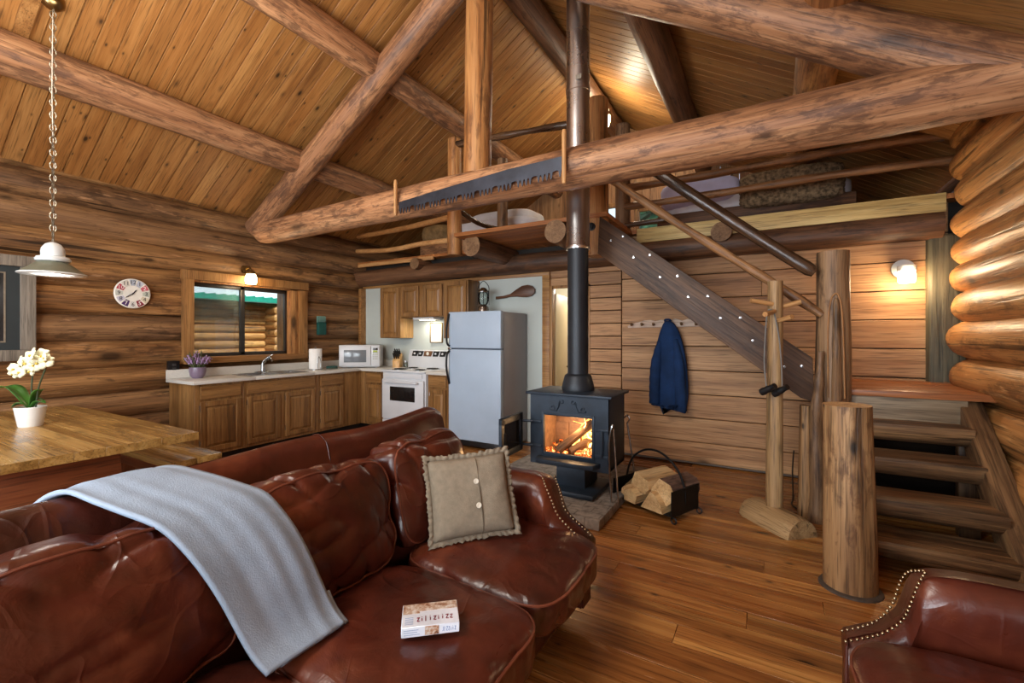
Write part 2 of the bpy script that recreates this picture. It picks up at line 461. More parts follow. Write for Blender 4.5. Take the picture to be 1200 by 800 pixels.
M['black_plastic'] = plain('black plastic', (20, 20, 22), .35)
M['black_metal'] = plain('black wrought iron', (22, 22, 24), .45, .6, .2, 20, .15)
M['stove'] = plain('blue black cast iron', (38, 49, 62), .48, .2, .12, 8, .12, .4, bscale=90)
M['flue'] = plain('matte black flue pipe', (40, 44, 50), .45, .4, .06, 6)
M['chrome'] = plain('polished stainless flue', (210, 212, 216), .28, 1.0, .05, 3)
M['steel'] = plain('brushed steel', (170, 172, 174), .25, 1.0, .04, 20)
M['saw_steel'] = plain('dark old saw steel', (56, 60, 70), .45, .7, .12, 6, .05)
M['chain'] = plain('aged grey chain', (150, 140, 122), .35, .9, .05)
M['brass'] = plain('antique brass', (150, 126, 84), .3, 1.0, .05)
M['white_paint'] = plain('pale grey wall paint', (186, 194, 190), .7, 0, .012, 3, .05, .3, bscale=120)
M['bath_paint'] = plain('white bathroom paint', (228, 222, 206), .6, 0, .01, 3)
M['door_paint'] = plain('cream door paint', (206, 184, 142), .5, 0, .02, 3)
M['counter'] = plain('pale laminate counter', (202, 198, 190), .3, 0, .02, 60, 0, .5)
M['ceramic'] = plain('white ceramic pot', (232, 232, 228), .25, 0, .01)
M['mauve_pot'] = plain('mauve glazed pot', (120, 104, 124), .3, 0, .05)
M['leaf'] = plain('orchid leaf green', (58, 104, 40), .32, 0, .18, 6)
M['stem'] = plain('dark green stem', (52, 62, 34), .5, 0, .1)
M['petal'] = plain('pale yellow petal', (236, 234, 200), .55, 0, .04, 8)
M['petal_core'] = plain('yellow orchid lip', (214, 176, 60), .5, 0, .06)
M['heather'] = plain('lilac heather bloom', (158, 128, 168), .8, 0, .14, 30)
M['heather_green'] = plain('heather foliage', (78, 84, 52), .8, 0, .14, 30)
M['navy'] = plain('navy fleece cloth', (26, 48, 84), .9, 0, .12, 5, .35, .2, bscale=60)
M['sheet'] = plain('white bed linen', (216, 218, 226), .85, 0, .03, 6, .2, .2)
M['lavender'] = plain('lavender pillow cloth', (190, 190, 222), .85, 0, .03, 6, .2, .2)
M['fur'] = plain('brown grey fuzzy throw', (116, 98, 76), .95, 0, .3, 26, 1.0, .1, bscale=70)
M['blanket_tan'] = plain('tan bed blanket', (136, 112, 78), .9, 0, .12, 14, .4, .1)
M['slate'] = None
M['black_mat'] = plain('charcoal picture mat', (34, 42, 44), .6, 0, .05)
M['art_dark'] = None
M['paper'] = plain('white paper', (226, 224, 214), .8, 0, .01)
M['paper_towel'] = plain('white paper towel', (236, 236, 234), .9, 0, .01, 8, .1)
M['teal'] = plain('teal green metal', (30, 84, 78), .4, .2, .06)
M['roof_green'] = plain('green metal roof', (40, 160, 140), .4, .2, .04)
M['bulb'] = plain('lit glass globe', (255, 236, 200), .3, emit=(255, 226, 170), strength=14)
M['bulb_dim'] = plain('lit diffuser', (255, 240, 210), .3, emit=(255, 232, 190), strength=7)
M['lamp_white'] = plain('white enamel shade', (224, 230, 230), .25, 0, .01, coat=.4)
M['lamp_grey'] = plain('olive grey enamel shade', (120, 122, 104), .35, .3, .04)
M['dark_glass'] = plain('dark oven glass', (26, 24, 24), .08, 0, .05)
M['grey_glass'] = plain('grey microwave window', (112, 118, 124), .15, 0, .02)
M['coil'] = plain('black burner coil', (24, 24, 26), .5)
M['rubber'] = plain('black rubber', (16, 16, 18), .5, 0, .08)
M['shadow_gap'] = plain('dark toe kick board', (30, 22, 16), .8)
M['ground'] = plain('gravel ground', (120, 116, 104), .9, 0, .2, 30)
M['tree_green'] = plain('forest green', (52, 84, 60), .9, 0, .3, 6)

# glass pane: thin, clear, slightly reflective
def glass(name, tint=(235, 242, 240), rough=.02):
    t = NT(name)
    tr = t.add('ShaderNodeBsdfTransparent'); tr.inputs[0].default_value = lin(tint)
    gl = t.add('ShaderNodeBsdfGlossy'); gl.inputs['Roughness'].default_value = rough
    fr = t.add('ShaderNodeFresnel'); fr.inputs[0].default_value = 1.45
    mx = t.add('ShaderNodeMixShader', {0: fr.outputs[0], 1: tr.outputs[0], 2: gl.outputs[0]})
    t.l.new(mx.outputs[0], t.n['Material Output'].inputs['Surface'])
    return t.m
M['glass'] = glass('window glass')
M['lantern_glass'] = glass('lantern glass', (225, 232, 230), .05)

# grey veil over one sash, painting the reflection haze on its glass
def haze_mat():
    t = NT('grey reflection haze')
    tr = t.add('ShaderNodeBsdfTransparent')
    df = t.add('ShaderNodeBsdfDiffuse'); df.inputs[0].default_value = lin((196, 200, 200))
    mx = t.add('ShaderNodeMixShader', {1: tr.outputs[0], 2: df.outputs[0]}); mx.inputs[0].default_value = .3
    t.l.new(mx.outputs[0], t.n['Material Output'].inputs['Surface'])
    return t.m
M['pane_haze'] = haze_mat()

def slate_mat():
    t = NT('grey brick hearth')
    tc = t.add('ShaderNodeTexCoord')
    br = t.add('ShaderNodeTexBrick', {'Vector': tc.outputs['Object'], 'Scale': 2.6, 'Mortar Size': .014, 'Color1': lin((150, 144, 138)), 'Color2': lin((112, 106, 102)), 'Mortar': lin((52, 46, 42))})
    v, fr = t.coords(False)
    n = t.noise(v, 14, 5, .65)
    col = t.mix(.5, br.outputs['Color'], t.ramp(n, [(.35, lin((70, 62, 56))), (.62, lin((176, 166, 154)))]))
    t.set(Base_Color=col, Roughness=.6)
    t.bump(t.math('ADD', n, t.math('MULTIPLY', br.outputs['Fac'], -.8)), .5, .02)
    return t.m
M['slate'] = slate_mat()

def ember_mat(name, ca, cb, s, scale=9):
    t = NT(name)
    v, fr = t.coords(True)
    n = t.noise(v, scale, 4, .65, (1, 1, .6), .8)
    col = t.ramp(n, [(.36, lin(ca)), (.52, lin(cb)), (.66, lin((255, 214, 130)))])
    st = t.ramp(n, [(.40, .02), (.56, .5), (.70, 1.0)])
    t.set(Base_Color=lin((30, 22, 18)), Roughness=.8)
    t.l.new(col, t.b.inputs['Emission Color'])
    t.l.new(t.math('MULTIPLY', st, s), t.b.inputs['Emission Strength'])
    return t.m
M['ember'] = ember_mat('glowing embers', (60, 14, 4), (240, 96, 24), 6.0, 26)
M['flame'] = ember_mat('flame', (255, 120, 20), (255, 186, 90), 12.0, 6)
M['firebrick'] = plain('fire brick', (140, 112, 92), .9, 0, .15, 12, .3)

def art_mat():
    t = NT('dark landscape print')
    v, fr = t.coords(False)
    n = t.noise(v, 3.4, 5, .6)
    n2 = t.noise(v, 9, 5, .7)
    col = t.ramp(t.math('ADD', t.math('MULTIPLY', n, .7), t.math('MULTIPLY', n2, .3)), [(.46, lin((12, 14, 18))), (.60, lin((40, 40, 44))), (.68, lin((150, 120, 100)))])
    t.set(Base_Color=col, Roughness=.3)
    return t.m
M['art_dark'] = art_mat()
# ------------------------------------------------------------------ the setting
XL, XR, YB, YF = -5.92, 1.31, 5.25, -2.6
XC = -2.27
def ceil_z(x): return 5.23 - .6 * abs(x - XC)

# floor boards along X
mb = MB(); rnd = random.Random(3)
y = YF - .3
while y < 8.3:
    w = rnd.choice((.13, .15, .17))
    x = -6.2 - rnd.random() * 1.5
    while x < 1.7:
        L = 1.6 + rnd.random() * 2.2
        x1 = min(x + L, 1.75)
        if x1 > -6.2 and x1 - x > .1:
            mb.box(max(x, -6.2), y, -.05, x1 - .002, y + w - .003, 0, .0012, 1)
        x += L
    y += w
put('floor', mb, M['floor'], axis='X', kind='structure', label='orange brown fir plank floor', category='floor')
mb = MB(); mb.box(-6.3, YF - .4, -.16, 1.9, 8.3, -.052)
put('floor', mb, M['shadow_gap'], kind='structure', label='dark subfloor below the floor boards', category='floor')

# ceiling boards run up the slope, one object per slope
def slope(sign):
    mb = MB(); rnd = random.Random(5 + sign)
    L = 4.45
    y = YF - .3
    ang = math.atan(.6)
    while y < 8.25:
        w = .135
        # boards start at the ridge and run down the slope
        X0 = Vector((XC, y, 5.23)); d = Vector((sign * math.cos(ang), 0, -math.sin(ang))); nrm = Vector((sign * math.sin(ang), 0, math.cos(ang)))
        MT = Matrix(((d.x, 0, nrm.x, X0.x), (d.y, 1, nrm.y, X0.y), (d.z, 0, nrm.z, X0.z), (0, 0, 0, 1)))
        mb.box(0, 0.0025, 0, L, w - .0025, .03, .004, 1, MT)
        mb.box(0, -.004, .012, L, .006, .034, 0, 1, MT)
        y += w
    ax = Vector((sign * math.cos(ang), 0, -math.sin(ang)))
    return mb, ax
for sgn, side in ((-1, 'left'), (1, 'right')):
    mb, ax = slope(sgn)
    put('ceiling', mb, M['ceil'], axis=ax, kind='structure', label='knotty pine board ceiling, %s slope' % side, category='ceiling')

# left log wall
P_ = .272
LZ = [.275 - .136 + P_ * k - .003 for k in range(12)]      # log centres
def hole(z, ops):
    for (y0, y1, z0, z1) in ops:
        if z0 - .02 < z < z1 + .02: return (y0, y1)
mb = MB()
WIN = (2.66, 4.02, 1.17, 2.10)
for k, z in enumerate(LZ):
    h = hole(z, [WIN])
    spans = [(YF - .2, 8.2)] if not h else [(YF - .2, h[0]), (h[1], 8.2)]
    for j, (a, b) in enumerate(spans):
        r = .158 + .006 * math.sin(k * 2.3)
        mb.log((-6.075, a, z), (-6.075, b, z), r, r, 30 + k + j * .5, .05, 20, .2)
o = put('wall_left', mb, M['wall_log'], axis='Y', kind='structure', label='dark honey log wall with the kitchen window', category='wall')
mb = MB()
y0, y1, z0, z1 = WIN
for bx in ((YF - .2, y0, 0, 3.3), (y1, 8.2, 0, 3.3), (y0, y1, 0, z0), (y0, y1, z1, 3.3)):
    mb.box(-6.10, bx[0], bx[2], -6.06, bx[1], bx[3])
put('chinking', mb, M['shadow_gap'], parent=o).matrix_basis = frame_for('Y').inverted()

# right log wall: log ends stop short of the back wall
RZ = [.16, .46, .77, 1.08, 1.385, 1.65, 1.90, 2.12, 2.35, 2.59, 2.83, 3.08]
REND = [4.9, 4.85, 4.75, 5.10, 5.17, 5.10, 5.19, 5.17, 5.14, 5.04, 5.16, 5.16]
mb = MB()
for k, z in enumerate(RZ):
    r = [.16, .165, .165, .165, .165, .145, .14, .135, .14, .14, .15, .14][k]
    rr = r * (1.0 + .03 * math.sin(k * 1.7))
    y1 = REND[k]
    mb.log((XR + .14, YF - .2, z), (XR + .14, y1, z), rr * 1.06, rr, 60 + k, .06, 22, .12, 0, 0, .16)
o = put('wall_right', mb, M['bright_log'], axis='Y', kind='structure', label='bright varnished log wall beside the stairs', category='wall')
mb = MB(); mb.box(XR + .14, YF - .2, 0, XR + .2, 5.2, 3.3)
put('chinking', mb, M['shadow_gap'], parent=o).matrix_basis = frame_for('Y').inverted()
mb = MB()
for k, z in enumerate((2.50, 2.77, 3.03)): mb.log((XR + .42, 5.0, z), (XR + .42, 8.2, z), .15, .14, 75 + k, .05, 18, .2)
o2 = put('wall_right', mb, M['beam_dark'], axis='Y', kind='structure', label='darker log wall of the loft set back beyond the bright log ends', category='wall')
mb = MB(); mb.box(XR + .44, 5.0, 2.0, XR + .48, 8.2, 3.3)
put('chinking', mb, M['shadow_gap'], parent=o2).matrix_basis = frame_for('Y').inverted()
mb = MB(); mb.box(XR - .10, 5.17, 0.0, XR + .20, YB + .1, 2.3, .03, 3)
put('trim_1', mb, M['corner_log'], kind='structure', label='grey green corner timber at the right log wall', category='trim')

# back wall: wide planks at the right, narrower ones beside the doorway, painted panel behind the kitchen
mb = MB(); rnd = random.Random(9)
zs = [0.0, .16, .33, .52, .71, .90, 1.08, 1.24, 1.40, 1.57, 1.79, 1.98, 2.17, 2.36, 2.58]
zs = [0.0, .244, .508, .772, 1.036, 1.30, 1.564, 1.828, 2.09, 2.32, 2.6]
for a, b in zip(zs, zs[1:]):
    xs = [-1.515, XR + .05]
    if rnd.random() < .35: xs = [-1.515, -.4 + rnd.random() * .9, XR + .05]
    for xa, xb in zip(xs, xs[1:]):
        mb.box(xa + .001, YB, a + .004, xb - .001, YB + .04, b - .004, .005, 1)
z = 0.0
while z < 2.3:
    mb.box(-1.93, YB + .004, z + .003, -1.525, YB + .044, z + .151, .005, 1); z += .157
mb.box(-2.47, YB + .01, 2.06, -1.93, YB + .05, 2.16, .004, 1); mb.box(-2.47, YB + .01, 2.165, -1.93, YB + .05, 2.30, .004, 1)
o = put('wall_back', mb, M['plank'], axis='X', kind='structure', label='cedar plank wall behind the wood stove and stairs', category='wall')
mb = MB(); mb.box(-1.95, YB + .045, 0, XR + .3, YB + .09, 2.6); mb.box(-6.3, YB + .045, 2.05, -1.9, YB + .09, 2.6)
put('chinking', mb, M['shadow_gap'], parent=o).matrix_basis = frame_for('X').inverted()
mb = MB(); mb.box(-6.1, YB, 0, -2.54, YB + .08, 2.25)
put('wall_back', mb, M['white_paint'], kind='structure', label='pale painted kitchen wall behind the cabinets', category='wall')
mb = MB(); mb.box(-5.93, YB - .11, .95, -5.875, YB + .02, 2.2, .004); mb.box(-5.93, YB - .02, 2.2, -2.46, YB + .02, 2.255, .004)
mb.box(-2.56, YB - .03, 0, -2.455, YB + .03, 2.21, .004)
put('trim_2', mb, M['trim'], axis='X', kind='structure', label='wood trim framing the painted kitchen wall', category='trim')
mb = MB(); mb.tube([(-1.5, YB - .02, .02), (.5, YB - .02, .02)], .012, 8); mb.tube([(.5, YB - .02, .02), (1.2, YB - .02, .02)], .012, 8)
put('baseboard_back', mb, plain('dull grey pipe', (92, 82, 74), .6, .2), kind='structure', label='thin grey pipe along the foot of the plank wall', category='baseboard')

# bathroom behind the doorway
mb = MB()
mb.box(-3.2, 7.0, 0, -1.3, 7.05, 2.4); mb.box(-3.25, YB + .1, 0, -3.2, 7.05, 2.4); mb.box(-1.6, YB + .1, 0, -1.55, 7.05, 2.4); mb.box(-3.2, YB + .09, 2.35, -1.55, 7.05, 2.4)
put('wall_bathroom', mb, M['bath_paint'], kind='structure', label='white bathroom wall seen through the doorway', category='wall')
d = wthing('door_1', 'cream bathroom door standing ajar behind the flue pipe', 'door', (-2.43, YB + .08, 0), kind='structure')
dm = Matrix.Translation((0, 0, 0)) @ Matrix.Rotation(R(98), 4, 'Z')
mb = MB(); mb.box(0, -.02, .02, .58, .02, 1.97, .004, 2, dm)
wl = put('door_panel', mb, M['door_paint'], d)
mb = MB(); mb.lathe([(0, 0), (.012, .0), (.012, .03), (.028, .04), (.03, .055), (.018, .07), (0, .072)], (.53, -.02, .98), 16, (0, -1, 0), dm)
put('door_knob', mb, M['brass'], d)
mb = MB()
mb.box(-2.455, YB - .02, 0, -2.42, YB + .08, 2.06, .003); mb.box(-1.95, YB - .005, 0, -1.915, YB + .08, 2.06, .003); mb.box(-2.455, YB - .005, 2.03, -1.915, YB + .08, 2.065, .003)
put('trim_3', mb, M['trim'], axis='Z', kind='structure', label='wooden frame of the bathroom doorway', category='trim')

# loft floor, gable wall
mb = MB(); y = 5.2
x = -6.0
while x < 1.35:
    mb.box(x + .002, 5.12, 2.585, x + .138, 8.2, 2.63, .003, 1); x += .14
put('loft_floor', mb, M['loftboard'], axis='Y', kind='structure', label='board floor of the sleeping loft', category='floor')
mb = MB(); y = 4.2
while y < 5.12:
    mb.box(-3.22, y + .002, 2.585, -1.36, y + .130, 2.63, .003, 1); y += .132
put('loft_floor', mb, M['loftboard'], axis='X', kind='structure', label='board floor of the loft landing jutting out past the loft beam', category='floor')
mb = MB(); mb.box(-1.3, 5.10, 2.475, XR, 5.135, 2.635, .004)
put('trim_4', mb, M['fascia'], axis='X', kind='structure', label='pale board edging the loft floor at the right', category='trim')
mb = MB(); mb.box(-5.9, 5.10, 2.545, -4.3, 5.135, 2.60, .004)
put('trim_5', mb, M['peg'], axis='X', kind='structure', label='narrow board edging the loft floor at the left', category='trim')
mb = MB(); rnd = random.Random(4)
GW = [(-2.72, -2.28, 3.18, 3.80), (-2.02, -1.42, 3.18, 3.66)]
x = -6.0
while x < 1.5:
    xa, xb = x, x + .14; xm = x + .07
    top = ceil_z(xm) + .06
    hs = [g for g in GW if g[0] < xm < g[1]]
    if hs:
        mb.box(xa, 8.02, 2.6, xb - .004, 8.05, hs[0][2], .003, 1); mb.box(xa, 8.02, hs[0][3], xb - .004, 8.05, top, .003, 1)
    else:
        mb.box(xa, 8.02, 2.0, xb - .004, 8.05, top, .003, 1)
    x += .14
put('wall_loft', mb, M['plank'], axis='Z', kind='structure', label='vertical board gable wall of the loft', category='wall')
for i, g in enumerate(GW):
    w = wthing('window_%d' % (i + 2), ('narrow' if i == 0 else 'wider') + ' loft window with bright greenery outside', 'window', ((g[0] + g[1]) / 2, 8.0, g[2]), kind='structure')
    mb = MB()
    for bx in ((g[0] - .05, g[0] + .03, g[2] - .05, g[3] + .05), (g[1] - .03, g[1] + .05, g[2] - .05, g[3] + .05), (g[0], g[1], g[2] - .05, g[2] + .03), (g[0], g[1], g[3] - .03, g[3] + .05)):
        mb.box(bx[0], 7.99, bx[2], bx[1], 8.06, bx[3], .004)
    wput('frame', mb, M['trim'], w)
    mb = MB(); mb.box(g[0], 8.03, g[2], g[1], 8.036, g[3])
    wput('pane', mb, M['glass'], w)

# kitchen window
w = wthing('window_1', 'sliding kitchen window with wood trim above the sink', 'window', (-5.95, 3.34, WIN[2]), kind='structure')
y0, y1, z0, z1 = WIN
mb = MB()
mb.box(-5.93, y0 - .11, z0 - .06, -5.86, y0 + .0, z1 - .0, .006)
mb.box(-5.93, y1 - .0, z0 - .06, -5.86, y1 + .13, z1 - .03, .006)
mb.box(-5.93, y0 - .12, z1 - .02, -5.855, y1 + .14, z1 + .09, .006)
wput('trim', mb, M['trim'], w, axis='Z')
mb = MB()
mb.box(-6.22, y0 - .02, z0 - .02, -5.90, y0 + .012, z1, .003); mb.box(-6.22, y1 - .12, z0 - .02, -5.90, y1, z1, .003)
mb.box(-6.22, y0 - .02, z1 - .04, -5.90, y1 + .02, z1 + .02, .003)
wput('jamb', mb, M['post_log'], w, axis='Z')
mb = MB(); mb.box(-6.22, y0 - .10, z0 - .085, -5.84, y1 + .12, z0 - .01, .006)
wput('sill', mb, M['trim'], w, axis='Y')
ya, yb = y0 + .012, y1 - .12
ym = ya + (yb - ya) * .505
mb = MB()
for (a, b, c, d_) in ((ya, ya + .03, z0, z1 - .04), (yb - .03, yb, z0, z1 - .04), (ya, yb, z0 - .01, z0 + .035), (ya, yb, z1 - .085, z1 - .04), (ym - .035, ym + .02, z0, z1 - .04)):
    mb.box(-6.03, a, c, -5.985, b, d_, .003)
wput('sash', mb, plain('bronze aluminium sash', (58, 56, 54), .4, .5), w)
mb = MB(); mb.box(-6.02, ya + .02, z0 + .02, -6.016, ym - .01, z1 - .07)
wput('pane', mb, M['glass'], w)
mb = MB(); mb.box(-6.012, ym, z0 + .02, -6.008, yb - .02, z1 - .07)
wput('pane', mb, M['glass'], w)
mb = MB(); mb.box(-6.04, ya + .03, z0 + .03, -6.038, ym - .02, z1 - .08)
wput('reflection_veil', mb, M['pane_haze'], w)  # added veil, stands for the hazy reflection on this pane

# front wall behind the camera with two large windows, for daylight
FW = [(-4.6, -2.5, .7, 2.5), (-1.7, .6, .5, 2.5)]
mb = MB(); x = -6.1
while x < 1.5:
    xm = x + .1; top = ceil_z(xm) + .1
    hs = [g for g in FW if g[0] < xm < g[1]]
    if hs:
        mb.box(x, YF - .1, 0, x + .198, YF, hs[0][2], .003, 1); mb.box(x, YF - .1, hs[0][3], x + .198, YF, top, .003, 1)
    else:
        mb.box(x, YF - .1, 0, x + .198, YF, top, .003, 1)
    x += .2
put('wall_front', mb, M['plank'], axis='Z', kind='structure', label='board wall behind the camera', category='wall')
for i, g in enumerate(FW):
    w = wthing('window_%d' % (i + 4), 'large living room window behind the camera, %s' % ('at the left' if i == 0 else 'at the right'), 'window', ((g[0] + g[1]) / 2, YF - .05, g[2]), kind='structure')
    mb = MB()
    for bx in ((g[0] - .06, g[0] + .04, g[2] - .06, g[3] + .06), (g[1] - .04, g[1] + .06, g[2] - .06, g[3] + .06), (g[0], g[1], g[2] - .06, g[2] + .04), (g[0], g[1], g[3] - .04, g[3] + .06), ((g[0] + g[1]) / 2 - .03, (g[0] + g[1]) / 2 + .03, g[2], g[3])):
        mb.box(bx[0], YF - .12, bx[2], bx[1], YF + .02, bx[3], .004)
    wput('frame', mb, M['trim'], w)
    mb = MB(); mb.box(g[0], YF - .06, g[2], g[1], YF - .054, g[3])
    wput('pane', mb, M['glass'], w)

# outside: ground, neighbouring log building, trees behind the loft
mb = MB(); mb.box(-40, -30, -.6, 40, 40, -.5)
put('ground', mb, M['ground'], kind='structure', label='gravel ground outside', category='ground')
def conifer(x, y, h, seed, lab):
    t = wthing('tree', lab, 'tree', (x, y, -.5), group='forest beyond the loft windows')
    rnd = random.Random(seed)
    mb = MB(); mb.tube([(x, y, -.5), (x, y, h)], [.18, .03], 8); wput('trunk', mb, M['bark'], t)
    mb = MB()
    for k in range(16):
        z = 0.6 + (h - .6) * k / 16; r = (1 - k / 16) * h * .22 + .15
        for j in range(14):
            a = 2 * PI * j / 14 + rnd.random() * .4; rr = r * rnd.uniform(.7, 1.1)
            p = Vector((x, y, z + .25)); q = Vector((x + math.cos(a) * rr, y + math.sin(a) * rr, z - .25 * rr))
            mb.tube([p, p.lerp(q, .5) + Vector((0, 0, .08)), q], [.10, .22, .02], 5)
    wput('foliage', mb, M['tree_green'], t)
for i, (x, y, h) in enumerate(((-6.0, 12.5, 7.5), (-2.2, 12.2, 8), (2.2, 12.6, 8), (-4.2, 17, 9), (.2, 17, 9))):
    conifer(x, y, h, 40 + i, 'green conifer outside the loft windows')
ob = wthing('log_outbuilding', 'log building with green metal roof outside the kitchen window', 'building', (-10.2, 4.0, -.5))
mb = MB()
for k in range(16):
    z = -.50 + k * .172
    mb.log((-10.2, -4, z), (-10.2, 6.75, z), .10, .10, 90 + k, .05, 14, .3)
wput('log_wall', mb, M['bright_log'], ob, axis='Y')
mb = MB()
for k in range(15):
    z = -.42 + k * .172
    mb.log((-13, 6.15, z), (-9.75, 6.15, z), .10, .10, 120 + k, .05, 14, .3, 0, 0, .05)
wput('corner_logs', mb, M['bright_log'], ob, axis='X')
mb = MB()
for k in range(60):
    y = -4.2 + k * .2
    mb.box(-11.8, y, 2.245, -9.75, y + .19, 2.265, .004, 1); mb.tube([(-11.8, y, 2.27), (-9.75, y, 2.27)], .022, 6)
mb.box(-9.78, -4.2, 2.16, -9.74, 7.8, 2.245)
wput('metal_roof', mb, M['roof_green'], ob)
# ------------------------------------------------------------------ log frame
def beam(name, p0, p1, r0, r1, mat, label, seed, amp=.05, cat='beam', seg=22, **kw):
    mb = MB(); mb.log(p0, p1, r0, r1, seed, amp, seg, .12, **kw)
    return put(name, mb, M[mat], axis=Vector(p1) - Vector(p0), kind='structure', label=label, category=cat, origin=p0)
TY = 3.4
beam('tie_beam', (-5.8, TY, 2.765), (1.6, TY, 2.80), .143, .178, 'beam_log', 'large horizontal log beam crossing the whole room, saw hung on it', 1, .06, round0=.10)
beam('king_post', (-2.33, TY, 2.90), (-2.30, TY, 5.0), .132, .125, 'post_log', 'upright log post standing on the big cross beam', 2, .04, 'post')
beam('rafter_beam', (-5.85, TY - .02, 2.82), (-2.2, TY - .02, 4.96), .138, .138, 'beam_log', 'slanting truss log rising from the left end of the cross beam', 3, .05)
beam('rafter_beam', (1.15, TY - .02, 2.80), (-2.35, TY - .02, 4.98), .17, .16, 'beam_log', 'slanting truss log rising from the right end of the cross beam', 4, .06)
beam('ridge_beam', (XC, YF, 4.99), (XC, 8.05, 4.99), .15, .14, 'beam_dark', 'dark ridge log along the peak of the ceiling', 5)
beam('purlin_beam', (-4.87, YF, 3.50), (-4.87, 8.05, 3.50), .165, .14, 'beam_log', 'ceiling log nearest the left log wall', 6, .06)
beam('purlin_beam', (-3.60, YF, 4.25), (-3.60, 8.05, 4.25), .165, .13, 'beam_log', 'ceiling log midway up the left slope', 7, .06)
beam('purlin_beam', (-.94, YF, 4.25), (-.94, 8.05, 4.25), .16, .14, 'beam_dark', 'dark ceiling log on the right slope just right of the flue pipe', 8, .06)
beam('purlin_beam', (.33, YF, 3.50), (.33, 8.05, 3.50), .16, .14, 'post_log', 'orange ceiling log low on the right slope above the cross beam', 9, .06)
beam('loft_beam', (-6.1, 5.2, 2.37), (1.3, 5.2, 2.385), .135, .125, 'beam_log' if False else 'beam_dark', 'horizontal log beam carrying the loft above the kitchen', 10, .06, round0=.12)
J = [(-4.55, 4.98, .085, 'small cut joist log poking out above the loft beam at the left'),
     (-3.06, 4.33, .125, 'cut joist log end under the left corner of the loft landing'),
     (-1.90, 4.17, .12, 'cut joist log end under the landing beside the flue pipe'),
     (-.42, 5.03, .10, 'cut joist log end showing behind the stair handrails')]
for i, (x, y, r, lab) in enumerate(J):
    mb = MB(); mb.log((x, y, 2.49), (x, 8.0, 2.49), r, r, 20 + i, .04, 22, .2)
    for f in mb.bm.faces:
        if len(f.verts) > 6: f.material_index = 1
    put('joist_beam', mb, [M['beam_dark'], M['joist_end']], axis='Y', kind='structure', label=lab, category='joist')

# posts of the loft
def post(p0, p1, r0, r1, mat, label, seed, amp=.04, name='log_post', extra=None):
    t = wthing(name, label, 'post', p0)
    mb = MB(); mb.log(p0, p1, r0, r1, seed, amp, 22, .1)
    wput('trunk', mb, M[mat], t, axis='Z')
    if extra: extra(t)
    return t
def bolt(c, r, ax):
    def f(t):
        mb = MB(); mb.lathe([(0, 0), (r, 0), (r, .012), (r * .55, .014), (r * .55, .03), (0, .031)], c, 14, ax)
        wput('bolt', mb, M['black_metal'], t)
    return f
post((-3.36, 4.4, 2.41), (-3.36, 4.4, 3.84), .092, .082, 'post_log', 'short log post at the left front corner of the loft landing', 31)
post((-3.15, 5.2, 2.62), (-3.15, 5.2, 3.83), .075, .07, 'newel', 'small loft post behind the king post', 32)
post((-1.50, 4.33, 2.22), (-1.50, 4.33, 3.80), .115, .11, 'post_log', 'tall post at the top of the stairs beside the flue pipe', 33, .05, extra=bolt((-1.52, 4.215, 2.5), .04, (0, -1, 0)))
post((-1.49, 5.2, 2.5), (-1.49, 5.2, 3.90), .088, .085, 'newel', 'shorter loft post right behind the top stair post', 34)
# loft railings
rl = wthing('loft_railing', 'peeled pole railing of the loft at the right above the stairs', 'railing', (0, 5.15, 2.63))
for (z0, z1, r) in ((3.135, 3.125, .042), (2.92, 2.91, .040)):
    mb = MB(); mb.tube(catmull([(-1.45, 5.14, z0), (-.8, 5.13, z0 - .01), (0.1, 5.15, z0 + .01), (.8, 5.13, z1 + .02), (1.36, 5.14, z1)], 6), [r * (1 + .12 * math.sin(i * 1.1)) for i in range(25)], 12)
    wput('rail', mb, M['rail_pole'], rl, axis='X')
mb = MB(); mb.tube([(-1.45, 5.14, 2.70), (-.95, 5.14, 2.71)], .03, 10); wput('rail', mb, M['rail_dark'], rl, axis='X')
rl = wthing('loft_railing', 'light pole railing of the loft at the left above the kitchen', 'railing', (-4.6, 4.7, 2.63))
mb = MB(); mb.tube(catmull([(-5.75, 4.98, 3.02), (-4.6, 4.7, 2.94), (-3.40, 4.38, 2.885)], 8), .036, 12); wput('rail', mb, M['peg'], rl, axis='X')
mb = MB(); mb.tube(catmull([(-5.75, 4.96, 2.78), (-4.8, 4.72, 2.67), (-4.0, 4.52, 2.64), (-3.40, 4.38, 2.60)], 8), .034, 12); wput('rail', mb, M['peg'], rl, axis='X')
rl = wthing('loft_railing', 'pole rail across the front of the landing behind the king post', 'railing', (-2.4, 4.36, 2.63))
mb = MB(); mb.tube(catmull([(-3.36, 4.38, 3.77), (-2.8, 4.36, 3.72), (-2.2, 4.36, 3.68), (-1.55, 4.36, 3.62)], 6), [.036 + .006 * math.sin(i) for i in range(19)], 12); wput('rail', mb, M['rail_dark'], rl, axis='X')
mb = MB(); mb.tube(catmull([(-3.3, 4.44, 2.96), (-3.2, 4.7, 2.85), (-3.15, 5.15, 2.86)], 6), .03, 10); wput('brace', mb, M['rail_dark'], rl, axis='Y')

